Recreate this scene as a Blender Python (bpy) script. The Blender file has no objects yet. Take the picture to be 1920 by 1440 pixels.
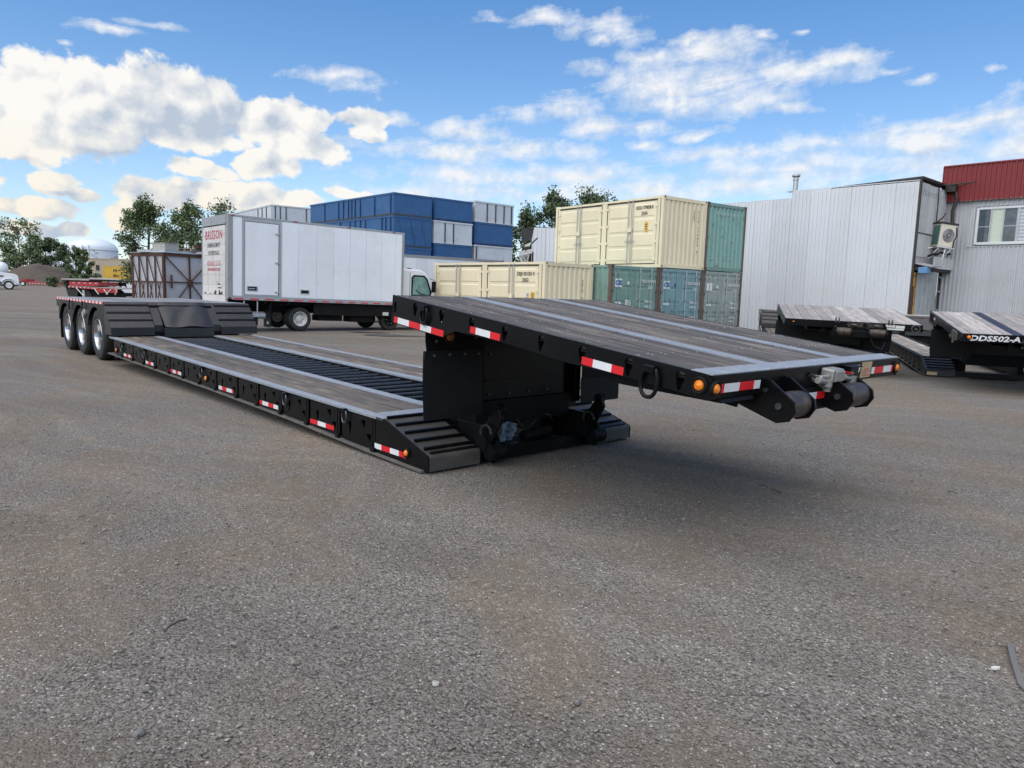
import bpy, bmesh, math, random
import numpy as np
from mathutils import Vector, Matrix, Euler
random.seed(7); np.random.seed(7)
S=bpy.context.scene; COL=S.collection
R=math.radians
# ------------------------------------------------------------------ camera
CAMH=1.5122
cam=bpy.data.cameras.new('camera'); camo=bpy.data.objects.new('camera',cam); COL.objects.link(camo)
cam.sensor_fit='HORIZONTAL'; cam.sensor_width=36; cam.lens=1364.19/1920*36
cam.clip_start=.05; cam.clip_end=6000
pit,rol=.1245,.0296
f_=Vector((0,math.cos(pit),-math.sin(pit))); r_=Vector((1,0,0)); u_=Vector((0,math.sin(pit),math.cos(pit)))
cr,sr=math.cos(rol),math.sin(rol)
rr=r_*cr+u_*sr; uu=u_*cr-r_*sr
camo.matrix_world=Matrix(((rr.x,uu.x,-f_.x,0),(rr.y,uu.y,-f_.y,0),(rr.z,uu.z,-f_.z,CAMH),(0,0,0,1)))
S.camera=camo
# ------------------------------------------------------------------ light
SUN_EL,SUN_AZ=R(58),R(212)      # azimuth clockwise from +y
sun=bpy.data.lights.new('sun','SUN'); suno=bpy.data.objects.new('sun',sun); COL.objects.link(suno)
sun.energy=1.75; sun.angle=R(100); sun.color=(1,.91,.79)
sd=Vector((math.sin(SUN_AZ)*math.cos(SUN_EL),math.cos(SUN_AZ)*math.cos(SUN_EL),math.sin(SUN_EL)))
suno.rotation_euler=sd.to_track_quat('Z','Y').to_euler()
S.view_settings.view_transform='Standard'; S.view_settings.look='None'
S.cycles.max_bounces=5; S.cycles.diffuse_bounces=2; S.cycles.glossy_bounces=3; S.cycles.transmission_bounces=2; S.cycles.caustics_reflective=False; S.cycles.caustics_refractive=False
S.view_settings.gamma=1; S.view_settings.exposure=1.38; S.view_settings.use_curve_mapping=False
W=bpy.data.worlds.new('World'); S.world=W; W.use_nodes=True
CUM = [(-0.5586,0.1982,0.0688,0.0499),(-0.5005,0.2125,0.0804,0.0453),(-0.4446,0.2172,0.07,0.0435),(-0.3918,0.2119,0.062,0.0383),(-0.3428,0.205,0.06,0.0326),(-0.295,0.2064,0.0508,0.0298),(-0.5804,0.1561,0.0505,0.0352),(-0.5291,0.1628,0.0674,0.0333),(-0.6013,0.178,0.0292,0.0287),(-0.2589,0.2095,0.0274,0.0167),(-0.4165,0.1789,0.0973,0.0192),(-0.2854,0.1819,0.0477,0.0281),(-0.3245,0.1532,0.0405,0.02),(-0.2491,0.1686,0.0345,0.0204),(-0.3994,0.1436,0.0493,0.013),(-0.4167,0.1716,0.0292,0.009),(-0.2983,0.1967,0.0237,0.0199),(-0.5598,0.1099,0.0333,0.0145),(-0.5813,0.0816,0.054,0.012),(-0.5262,0.0984,0.0186,0.0086),(-0.5799,0.0565,0.0513,0.009),(-0.5356,0.0614,0.0198,0.0074),(-0.547,0.1083,0.0153,0.0152),(-0.4478,0.1051,0.0581,0.0206),(-0.4772,0.081,0.0287,0.0178),(-0.3755,0.1107,0.0933,0.0199),(-0.3121,0.1086,0.0751,0.0122),(-0.2323,0.1201,0.0418,0.0069),(-0.1986,0.216,0.0347,0.0149),(-0.1951,0.1982,0.0243,0.0136),(-0.6303,0.2052,0.0455,0.0334),(-0.64,0.1069,0.0402,0.0285),(-0.66,0.1529,0.0505,0.0388)]
STRK = [(-0.2323,0.2645,0.0581,0.0092),(-0.219,0.2546,0.0275,0.0106),(-0.4898,0.2823,0.0431,0.0053),(-0.448,0.293,0.0314,0.0048),(-0.5429,0.2659,0.012,0.0046),(-0.1644,0.2182,0.0279,0.0095),(0.2471,0.3028,0.0643,0.0181),(0.1825,0.2719,0.0759,0.0233),(0.2558,0.2696,0.1018,0.0249),(0.3385,0.2714,0.0925,0.0204),(0.3924,0.279,0.0452,0.0137),(0.2176,0.2464,0.0825,0.0167),(0.2903,0.2409,0.0742,0.0144),(0.3417,0.2294,0.0398,0.0078),(0.0924,0.2881,0.0279,0.012),(0.1672,0.3025,0.0379,0.0092),(0.2199,0.3157,0.0272,0.0078),(0.304,0.3142,0.0166,0.0057),(0.347,0.3195,0.0118,0.0037),(0.0527,0.2377,0.0528,0.0205),(0.1026,0.2189,0.0668,0.0151),(0.1581,0.2188,0.0419,0.0109),(-0.0665,0.2084,0.0565,0.0124),(0.0106,0.2304,0.0353,0.0137),(-0.1011,0.1772,0.1061,0.0153),(0.005,0.1877,0.0852,0.014),(0.1593,0.1962,0.0315,0.0082),(0.2334,0.2083,0.031,0.0061),(0.1176,0.3359,0.0518,0.0143),(0.0205,0.3444,0.066,0.0085),(0.0976,0.3243,0.0208,0.0092),(-0.0421,0.3484,0.0277,0.0065),(-0.0794,0.1513,0.1422,0.0169),(0.0913,0.156,0.1846,0.0182),(0.2616,0.1821,0.1097,0.0135),(0.3589,0.1669,0.1731,0.0223),(0.1968,0.1399,0.2102,0.0173),(0.4748,0.1888,0.1322,0.0235),(0.5578,0.2052,0.0897,0.0199),(0.3937,0.1903,0.1047,0.0141),(0.5047,0.1605,0.1617,0.0276),(0.5814,0.1671,0.1067,0.0351),(-0.1354,0.1217,0.0851,0.0127),(-0.029,0.1293,0.143,0.0156),(0.4453,0.2688,0.0189,0.0061),(0.4794,0.2599,0.0155,0.0048),(0.5524,0.26,0.0149,0.0046),(0.6469,0.2091,0.0898,0.0329),(0.6955,0.1524,0.1089,0.0377)]
GREY = [(-0.4278,0.1987,0.0772,0.0189),(-0.4457,0.1787,0.064,0.0157),(-0.5029,0.1454,0.0686,0.0099),(-0.5766,0.1312,0.0418,0.0083),(-0.2856,0.153,0.041,0.0081),(-0.3617,0.1907,0.0596,0.013),(-0.4757,0.1303,0.0508,0.0088),(-0.4179,0.1232,0.0588,0.0078),(-0.5793,0.0701,0.0482,0.0048),(-0.3571,0.0926,0.0808,0.0094),(-0.5577,0.0984,0.0365,0.0042),(-0.1916,0.1907,0.0279,0.0068),(0.4183,0.18,0.1296,0.0089),(0.1916,0.2312,0.097,0.0067),(0.3283,0.155,0.1753,0.008)]

class NT:
    def __init__(s,tree): s.t=tree; s.n=tree.nodes; s.l=tree.links
    def new(s,ty,**k):
        n=s.n.new(ty)
        for a,b in k.items():
            try: setattr(n,a,b)
            except Exception: pass
        return n
    def set(s,inp,v):
        if isinstance(v,bpy.types.NodeSocket): s.l.new(v,inp)
        elif v is not None:
            try: inp.default_value=v
            except Exception:
                inp.default_value=(v[0],v[1],v[2],1) if hasattr(v,'__len__') else v
    def m(s,op,a,b=None,c=None,clamp=False):
        n=s.n.new('ShaderNodeMath'); n.operation=op; n.use_clamp=clamp
        s.set(n.inputs[0],a)
        if b is not None: s.set(n.inputs[1],b)
        if c is not None: s.set(n.inputs[2],c)
        return n.outputs[0]
    def vm(s,op,a,b=None):
        n=s.n.new('ShaderNodeVectorMath'); n.operation=op
        s.set(n.inputs[0],a)
        if b is not None: s.set(n.inputs[1],b)
        return n.outputs['Value'] if op in('LENGTH','DISTANCE','DOT_PRODUCT') else n.outputs[0]
    def noise(s,vec,scale,detail=4,rough=.55,out=0,dist=0):
        n=s.n.new('ShaderNodeTexNoise'); s.set(n.inputs['Vector'],vec); n.inputs['Scale'].default_value=scale
        n.inputs['Detail'].default_value=detail; n.inputs['Roughness'].default_value=rough; n.inputs['Distortion'].default_value=dist
        return n.outputs[out]
    def vor(s,vec,scale,out='Distance',feature='F1',rnd=1):
        n=s.n.new('ShaderNodeTexVoronoi'); n.feature=feature; s.set(n.inputs['Vector'],vec); n.inputs['Scale'].default_value=scale
        n.inputs['Randomness'].default_value=rnd
        return n.outputs[out]
    def ramp(s,v,a,b,x=0.,y=1.,smooth=True):
        n=s.n.new('ShaderNodeMapRange'); n.interpolation_type='SMOOTHSTEP' if smooth else 'LINEAR'
        s.set(n.inputs[0],v); n.inputs[1].default_value=a; n.inputs[2].default_value=b
        n.inputs[3].default_value=x; n.inputs[4].default_value=y
        return n.outputs[0]
    def mix(s,f,a,b,mode='MIX'):
        n=s.n.new('ShaderNodeMix'); n.data_type='RGBA'; n.blend_type=mode
        s.set(n.inputs[0],f); s.set(n.inputs[6],a); s.set(n.inputs[7],b)
        return n.outputs[2]
    def comb(s,x,y,z):
        n=s.n.new('ShaderNodeCombineXYZ'); s.set(n.inputs[0],x); s.set(n.inputs[1],y); s.set(n.inputs[2],z); return n.outputs[0]
    def sep(s,v):
        n=s.n.new('ShaderNodeSeparateXYZ'); s.set(n.inputs[0],v); return n.outputs
    def coord(s,w='Object'): return s.n.new('ShaderNodeTexCoord').outputs[w]
    def scale(s,v,xyz):
        n=s.n.new('ShaderNodeMapping'); s.set(n.inputs[0],v); n.inputs[3].default_value=xyz; return n.outputs[0]
def world():
    t=NT(W.node_tree); t.n.clear()
    sky=t.new('ShaderNodeTexSky'); sky.sky_type='NISHITA'; sky.sun_disc=False
    sky.sun_elevation=SUN_EL; sky.sun_rotation=SUN_AZ; sky.air_density=1.0; sky.dust_density=.0; sky.ozone_density=3.0; sky.altitude=100
    bg=t.new('ShaderNodeBackground'); elx=t.m('ARCSINE',t.sep(t.coord('Generated'))[2]); t.l.new(t.mix(1.0,sky.outputs[0],t.mix(t.ramp(elx,.0,.50),(.98,.99,1.02),(.54,.87,1.09)),'MULTIPLY'),bg.inputs[0]); bg.inputs[1].default_value=SKY_STR
    d=t.coord('Generated'); x,y,z=t.sep(d)
    az=t.m('ARCTAN2',x,y); el=t.m('ARCSINE',z)
    P=t.comb(az,el,0)
    # ragged edges: warp the position a little
    wn=t.noise(P,9,4,.6,out=1)
    P1=t.vm('ADD',P,t.vm('MULTIPLY',t.vm('SUBTRACT',wn,(.5,.5,.5)),(.07,.045,0)))
    def blobs(lst,PP):
        acc=None
        for a,e,ra,re in lst:
            v=t.vm('MULTIPLY',t.vm('SUBTRACT',PP,(a,e,0)),(1/ra,1/re,0))
            q=t.m('SUBTRACT',1,t.vm('LENGTH',v))
            acc=q if acc is None else t.m('MAXIMUM',acc,q)
        return acc
    mc=t.m('ADD',blobs(CUM,P1),.07); ms=blobs(STRK,P1); mg=blobs(GREY,P1)
    # billows for the cumulus
    def fb(v): 
        a=t.noise(v,15,6,.58); b=t.vor(t.vm('ADD',v,t.vm('MULTIPLY',wn,(.05,.05,0))),24,'Distance','F1')
        return t.m('ADD',t.m('MULTIPLY',a,.75),t.m('MULTIPLY',t.m('SUBTRACT',.6,b),.45))
    n1=fb(P); n2=fb(t.vm('ADD',P,(-.010,.014,0)))
    L=t.noise(P,6,3,.5); L2=t.noise(t.vm('ADD',P,(-.03,.04,0)),6,3,.5)
    fine=t.noise(P,60,5,.65); dc=t.m('ADD',mc,t.m('ADD',t.m('MULTIPLY',t.m('SUBTRACT',n1,.53),1.15),t.m('MULTIPLY',t.m('SUBTRACT',fine,.5),.42)))
    ac=t.ramp(dc,-.10,.16)
    # streaky high cloud
    ang=.22; Ps=t.vm('MULTIPLY',t.comb(t.m('ADD',az,t.m('MULTIPLY',el,.9)),t.m('SUBTRACT',el,t.m('MULTIPLY',az,ang)),0),(6,24,1))
    s1=t.noise(Ps,1.2,8,.66,dist=.5); s2=t.noise(P,17,7,.62); s3=t.noise(t.vm('ADD',P,(-.008,.012,0)),17,5,.62)
    ds=t.m('ADD',t.m('MULTIPLY',t.m('ADD',ms,.02),.95),t.m('ADD',t.m('MULTIPLY',t.m('SUBTRACT',s1,.5),2.6),t.m('ADD',t.m('MULTIPLY',t.m('SUBTRACT',s2,.5),2.2),t.m('MULTIPLY',t.m('SUBTRACT',fine,.5),.7))))
    as_=t.m('MULTIPLY',t.m('POWER',t.ramp(ds,-.20,1.05,smooth=False),.9),.97)
    # broken cloud everywhere outside the view
    off=t.m('MULTIPLY',t.ramp(t.m('ABSOLUTE',az),.80,1.05),t.ramp(el,-.02,.08))
    top=t.ramp(el,.52,.75)
    om=t.m('MAXIMUM',off,top)
    g=t.noise(t.vm('MULTIPLY',d,(1,1,2)),2.6,7,.6)
    ao=t.m('MULTIPLY',t.m('MULTIPLY',t.ramp(g,.5,.62),om),.9)
    # low veil near the horizon
    veil=t.m('MULTIPLY',t.ramp(t.m('ABSOLUTE',el),.0,.17,1,0),t.m('ADD',.30,t.m('MULTIPLY',s1,.5)))
    a_soft=t.m('MAXIMUM',as_,t.m('MAXIMUM',ao,t.m('MULTIPLY',veil,.62)))
    # colours
    sh=t.m('ADD',.86,t.m('ADD',t.m('ADD',t.m('MULTIPLY',t.m('SUBTRACT',n1,n2),3.3),t.m('MULTIPLY',t.m('SUBTRACT',fine,.5),.35)),t.m('MULTIPLY',t.m('SUBTRACT',L,L2),2.8)))
    sh=t.m('SUBTRACT',sh,t.m('MULTIPLY',t.ramp(t.m('ADD',mg,t.m('MULTIPLY',t.m('SUBTRACT',n1,.5),.8)),-.05,.6),.36),clamp=True)
    warm=t.m('MULTIPLY',t.ramp(el,.02,.22,1,0),t.ramp(az,-.15,-.45))
    brt=t.mix(warm,(1.0,.985,.95),(1.0,.92,.77))
    ccol=t.mix(sh,(.52,.60,.72),brt)
    ssh=t.m('ADD',.66,t.m('ADD',t.m('MULTIPLY',t.m('SUBTRACT',s2,s3),2.6),t.m('MULTIPLY',ds,.25)))
    ssh=t.m('SUBTRACT',ssh,t.m('MULTIPLY',t.ramp(mg,0,.6),.3),clamp=True)
    scol=t.mix(ssh,(.52,.64,.80),(.93,.95,.98))
    b1=t.new('ShaderNodeBackground'); t.l.new(scol,b1.inputs[0]); b1.inputs[1].default_value=CLOUD_STR
    b2=t.new('ShaderNodeBackground'); t.l.new(ccol,b2.inputs[0]); b2.inputs[1].default_value=CLOUD_STR
    m1=t.new('ShaderNodeMixShader'); t.l.new(a_soft,m1.inputs[0]); t.l.new(bg.outputs[0],m1.inputs[1]); t.l.new(b1.outputs[0],m1.inputs[2])
    m2=t.new('ShaderNodeMixShader'); t.l.new(ac,m2.inputs[0]); t.l.new(m1.outputs[0],m2.inputs[1]); t.l.new(b2.outputs[0],m2.inputs[2])
    o=t.new('ShaderNodeOutputWorld'); t.l.new(m2.outputs[0],o.inputs[0])
SKY_STR=.060; CLOUD_STR=.375
world()
W.cycles.sampling_method='MANUAL'; W.cycles.sample_map_resolution=1024
# ------------------------------------------------------------------ materials
MATS={}
def newmat(name):
    m=bpy.data.materials.new(name); m.use_nodes=True; t=NT(m.node_tree)
    b=t.n['Principled BSDF']; MATS[name]=m
    return m,t,b
def bump(t,b,h,st=.3,dist=.01):
    n=t.new('ShaderNodeBump'); t.set(n.inputs['Height'],h); n.inputs['Strength'].default_value=st; n.inputs['Distance'].default_value=dist
    t.l.new(n.outputs[0],b.inputs['Normal'])
def paint(name,col,rough=.4,metal=0,dirt=(.12,.10,.08),damt=.25,scale=6,streak=0,rust=0,rustscale=5,rvar=.15,bmp=0,spec=.5,chip=None):
    m,t,b=newmat(name)
    c=t.coord('Object')
    n=t.noise(c,scale,6,.62); n2=t.noise(c,scale*7,4,.6)
    f=t.m('MULTIPLY',t.ramp(t.m('ADD',t.m('MULTIPLY',n,.7),t.m('MULTIPLY',n2,.3)),.45,.75),damt)
    base=t.mix(f,col,dirt)
    oi=t.new('ShaderNodeObjectInfo'); hv=t.m('MULTIPLY',t.m('ADD',.86,t.m('MULTIPLY',t.noise(c,scale*.35,3),.28)),t.m('ADD',.95,t.m('MULTIPLY',oi.outputs['Random'],.10)))
    base=t.mix(1.0,base,t.comb(hv,hv,hv),'MULTIPLY')
    if streak:
        sv=t.noise(t.scale(c,(9,9,.5)),2.2,4,.6)
        base=t.mix(t.m('MULTIPLY',t.ramp(sv,.5,.75),streak),base,dirt)
    if chip:
        cf=t.ramp(t.noise(c,scale*4,5,.7),.64,.68)
        base=t.mix(cf,base,chip)
    if rust:
        rn=t.noise(c,rustscale,8,.7); rf=t.ramp(rn,.62-rust*.25,.70-rust*.22)
        rc=t.mix(t.noise(c,30,4),(.06,.018,.008),(.22,.075,.025))
        base=t.mix(rf,base,rc)
        t.l.new(t.m('ADD',rough,t.m('MULTIPLY',rf,.5),clamp=True),b.inputs['Roughness'])
    else:
        t.l.new(t.m('ADD',rough-rvar/2,t.m('MULTIPLY',n,rvar),clamp=True),b.inputs['Roughness'])
    t.l.new(base,b.inputs['Base Color']); b.inputs['Metallic'].default_value=metal
    b.inputs['Specular IOR Level'].default_value=spec
    if bmp: bump(t,b,t.noise(c,scale*3,5,.6),bmp,.01)
    return m
def plankmat(name,c1,c2,c3,wear=.3,axis=0):
    m,t,b=newmat(name)
    c=t.coord('Object'); oi=t.new('ShaderNodeObjectInfo')
    cc=t.vm('ADD',c,t.comb(t.m('MULTIPLY',oi.outputs['Random'],37),0,t.m('MULTIPLY',oi.outputs['Random'],11)))
    sc=(1.2,26,26) if axis==0 else (26,1.2,26)
    g=t.noise(t.scale(cc,sc),1.6,6,.65); big=t.noise(t.scale(cc,(1.1,2.2,1)),1.5,5,.65)
    spl=t.noise(t.scale(cc,(.5,45,45) if axis==0 else (45,.5,45)),2,4,.7)
    base=t.mix(t.ramp(g,.35,.65),c1,c2)
    base=t.mix(t.m('MULTIPLY',t.ramp(big,.45,.7),wear),base,c3)
    base=t.mix(t.m('MULTIPLY',t.ramp(spl,.60,.72),.65),base,(c1[0]*.35,c1[1]*.35,c1[2]*.35))
    sp=t.ramp(t.noise(cc,60,2,.5),.73,.77)
    base=t.mix(t.m('MULTIPLY',sp,.5),base,(.4,.38,.34))
    v=t.m('ADD',.72,t.m('MULTIPLY',oi.outputs['Random'],.56))
    base=t.mix(1.0,base,t.comb(v,v,v),'MULTIPLY')
    t.l.new(base,b.inputs['Base Color']); t.l.new(t.m('ADD',.5,t.m('MULTIPLY',g,.3)),b.inputs['Roughness'])
    bump(t,b,t.m('ADD',g,t.m('MULTIPLY',spl,-1)),.5,.004)
    return m
paint('black_paint',(.0032,.0036,.0046),.30,dirt=(.04,.037,.035),damt=.10,scale=3,rvar=.3,spec=.2,chip=(.014,.0135,.013),bmp=.05)
paint('black_matt',(.004,.0045,.0055),.5,dirt=(.02,.019,.018),damt=.15,scale=4,spec=.12)
paint('under_black',(.006,.006,.0065),.75,dirt=(.03,.028,.025),damt=.4,scale=5,spec=.2)
paint('tube_paint',(.014,.015,.017),.28,dirt=(.08,.08,.08),damt=.3,scale=5,spec=.8)
paint('step_black',(.016,.016,.021),.36,dirt=(.055,.055,.065),damt=.5,scale=7,bmp=.1,spec=.45)
paint('dusty_flange',(.10,.095,.088),.75,dirt=(.19,.17,.15),damt=.8,scale=5)
paint('galv',(.25,.27,.30),.5,.25,dirt=(.42,.45,.49),damt=.7,scale=16,rvar=.3)
paint('dusty_steel',(.05,.048,.045),.55,dirt=(.12,.10,.085),damt=.7,scale=3)
paint('roller',(.035,.031,.029),.45,.3,dirt=(.20,.11,.05),damt=.8,scale=14)
paint('rubber',(.014,.014,.015),.72,dirt=(.07,.065,.06),damt=.5,scale=9)
paint('flap_rubber',(.006,.0075,.0095),.5,dirt=(.03,.03,.03),damt=.2,scale=4,spec=.2)
paint('rim',(.46,.47,.49),.24,1,dirt=(.22,.21,.19),damt=.45,scale=9)
paint('rim_white',(.62,.62,.60),.4,0,dirt=(.18,.11,.07),damt=.5,scale=9)
paint('alu',(.42,.44,.46),.42,.5,dirt=(.25,.24,.22),damt=.4,scale=6)
paint('cast_alu',(.30,.30,.285),.48,.5,dirt=(.2,.19,.17),damt=.6,scale=25)
paint('shackle',(.10,.11,.12),.32,.8,dirt=(.05,.04,.035),damt=.5,scale=12)
paint('tape_red',(.62,.012,.018),.35,dirt=(.2,.05,.05),damt=.1,scale=20)
paint('tape_white',(.66,.69,.71),.3,dirt=(.4,.4,.38),damt=.25,scale=18)
paint('amber',(.80,.23,.015),.2,dirt=(.5,.14,.01),damt=.3,scale=60)
paint('amber_dull',(.33,.10,.035),.3,damt=.3,scale=40)
paint('truck_white',(.74,.78,.82),.38,dirt=(.55,.56,.55),damt=.35,scale=1.6,streak=.12)
paint('rear_white',(.60,.59,.57),.5,dirt=(.35,.31,.28),damt=.6,scale=2.5,streak=.4,rust=.0)
paint('cab_white',(.76,.78,.80),.25,dirt=(.5,.5,.5),damt=.1,scale=2)
paint('grey_trim',(.33,.34,.35),.5,.3,dirt=(.2,.19,.17),damt=.5,scale=5,streak=.3)
paint('siding',(.60,.625,.65),.5,dirt=(.46,.47,.48),damt=.2,scale=.6,streak=.07)
paint('siding_old',(.42,.44,.46),.55,dirt=(.22,.21,.19),damt=.6,scale=1.2,streak=.6)
paint('siding_grey',(.47,.49,.52),.5,dirt=(.30,.30,.29),damt=.4,scale=1,streak=.35)
paint('red_roof',(.19,.014,.016),.5,dirt=(.12,.015,.015),damt=.4,scale=1.5)
paint('dark_trim',(.03,.025,.024),.6,dirt=(.08,.05,.04),damt=.5,scale=4)
paint('cream',(.72,.64,.45),.45,dirt=(.55,.49,.33),damt=.3,scale=1.6,streak=.12)
paint('cream_seal',(.04,.04,.035),.7)
paint('galv_bar',(.45,.46,.45),.4,.5,dirt=(.3,.3,.28),damt=.4,scale=8)
paint('green_a',(.17,.28,.245),.55,dirt=(.07,.12,.11),damt=.5,scale=3,streak=.3,rust=.12,rustscale=7)
paint('green_b',(.18,.30,.325),.55,dirt=(.07,.13,.14),damt=.5,scale=3,streak=.3,rust=.12,rustscale=6)
paint('green_c',(.28,.335,.315),.6,dirt=(.12,.14,.13),damt=.5,scale=3,streak=.4,rust=.12,rustscale=6)
paint('green_old',(.17,.34,.30),.6,dirt=(.28,.34,.31),damt=.8,scale=3.2,streak=.8,rust=.2,rustscale=4)
paint('rusty_post',(.13,.10,.08),.7,dirt=(.07,.05,.04),damt=.6,scale=5,rust=.2,rustscale=6)
paint('rust_frame',(.075,.031,.019),.8,dirt=(.035,.018,.014),damt=.8,scale=4)
paint('tin',(.42,.45,.50),.5,.3,dirt=(.45,.28,.14),damt=.5,scale=1.3,streak=.4)
paint('tin_door',(.34,.37,.39),.45,.4,dirt=(.16,.16,.15),damt=.6,scale=1.5,streak=.7)
paint('bin_blue',(.022,.088,.225),.5,dirt=(.07,.14,.25),damt=.6,scale=2.2,streak=.35,rust=.06,rustscale=8,chip=(.10,.16,.26))
paint('bin_blue_dark',(.007,.026,.09),.5,dirt=(.03,.07,.16),damt=.6,scale=2.2,streak=.5)
paint('bin_white',(.52,.56,.60),.5,dirt=(.3,.31,.31),damt=.5,scale=2,streak=.4)
paint('bin_edge',(.04,.05,.06),.6,dirt=(.1,.1,.1),damt=.5,scale=4)
paint('text_red',(.38,.03,.045),.5,damt=.2); paint('text_black',(.02,.02,.022),.5,damt=.1)
paint('text_white',(.62,.65,.65),.5,damt=.25,scale=20); paint('logo_blue',(.02,.09,.30),.5,damt=.1)
paint('yellow_box',(.58,.36,.04),.5,dirt=(.4,.25,.05),damt=.3,scale=1)
paint('yellow_label',(.75,.40,.02),.5,damt=.1); paint('tan_wall',(.40,.345,.265),.8,damt=.15,scale=.2)
paint('tank_white',(.62,.68,.74),.5,dirt=(.5,.55,.6),damt=.3,scale=.06)
paint('deck_red',(.34,.015,.022),.45,dirt=(.12,.03,.03),damt=.4,scale=2)
paint('blue_paint',(.10,.24,.45),.5); paint('rag_blue',(.10,.17,.25),.35,dirt=(.35,.4,.45),damt=.9,scale=22,bmp=.6)
paint('paper_old',(.42,.33,.2),.6,dirt=(.3,.14,.05),damt=.9,scale=25); paint('paper',(.62,.63,.60),.5,dirt=(.2,.2,.2),damt=.5,scale=40)
paint('pebble_white',(.55,.54,.5),.7); paint('strap',(.13,.13,.125),.8,dirt=(.12,.12,.12),damt=.6,scale=20)
paint('stick',(.02,.018,.016),.8); paint('ac_beige',(.60,.57,.48),.5,dirt=(.35,.3,.22),damt=.3,scale=3); paint('fin_teal',(.10,.20,.19),.4,.4)
paint('wood_old',(.25,.21,.17),.8,dirt=(.12,.1,.08),damt=.6,scale=6); paint('concrete_block',(.33,.325,.30),.85,damt=.3)
paint('oil_stain',(.045,.043,.042),.45,damt=.4,scale=3); paint('machine_dark',(.02,.02,.022),.5); paint('red_lens',(.30,.01,.01),.3,damt=.1)
paint('yellow_door',(.52,.30,.03),.6,rust=.5,rustscale=5); paint('bark',(.09,.075,.06),.9,dirt=(.2,.19,.17),damt=.5,scale=3,bmp=.5)
paint('curtain',(.52,.60,.50),.8,damt=.2); paint('blind',(.35,.38,.42),.7)
plankmat('plank_dark',(.056,.047,.038),(.135,.112,.089),(.24,.195,.140),.7)
plankmat('plank_goose',(.044,.038,.032),(.112,.095,.079),(.19,.162,.132),.7)
plankmat('plank_sky_grey',(.13,.13,.135),(.21,.21,.22),(.28,.28,.29),.5)  # sky reflection on the rear deck boards put into their blue-grey colour
plankmat('plank_light',(.24,.22,.20),(.38,.35,.325),(.52,.48,.44),.5)
plankmat('plank_brown',(.19,.165,.14),(.32,.28,.24),(.55,.49,.43),.6)
def glass(name,col,rough=.05):
    m,t,b=newmat(name); b.inputs['Base Color'].default_value=(*col,1); b.inputs['Roughness'].default_value=rough; b.inputs['Specular IOR Level'].default_value=.8
    n=t.noise(t.coord('Object'),2.5,3); t.l.new(t.mix(t.ramp(n,.3,.7),col,tuple(c*.5 for c in col)),b.inputs['Base Color'])
glass('glass_teal',(.16,.34,.33)); glass('glass_dark',(.03,.035,.04)); glass('glass_grey',(.12,.125,.13))
# shiny bright dust speckled diamond plate
m,t,b=newmat('diamond_plate'); c=t.coord('Object')
v=t.vor(t.scale(c,(1,1,1)),38,'Distance',rnd=.0); h=t.ramp(v,.18,.32,1,0)
t.l.new(t.mix(h,(.014,.015,.018),(.05,.055,.065)),b.inputs['Base Color']); b.inputs['Roughness'].default_value=.35; bump(t,b,h,.6,.004)
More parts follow.
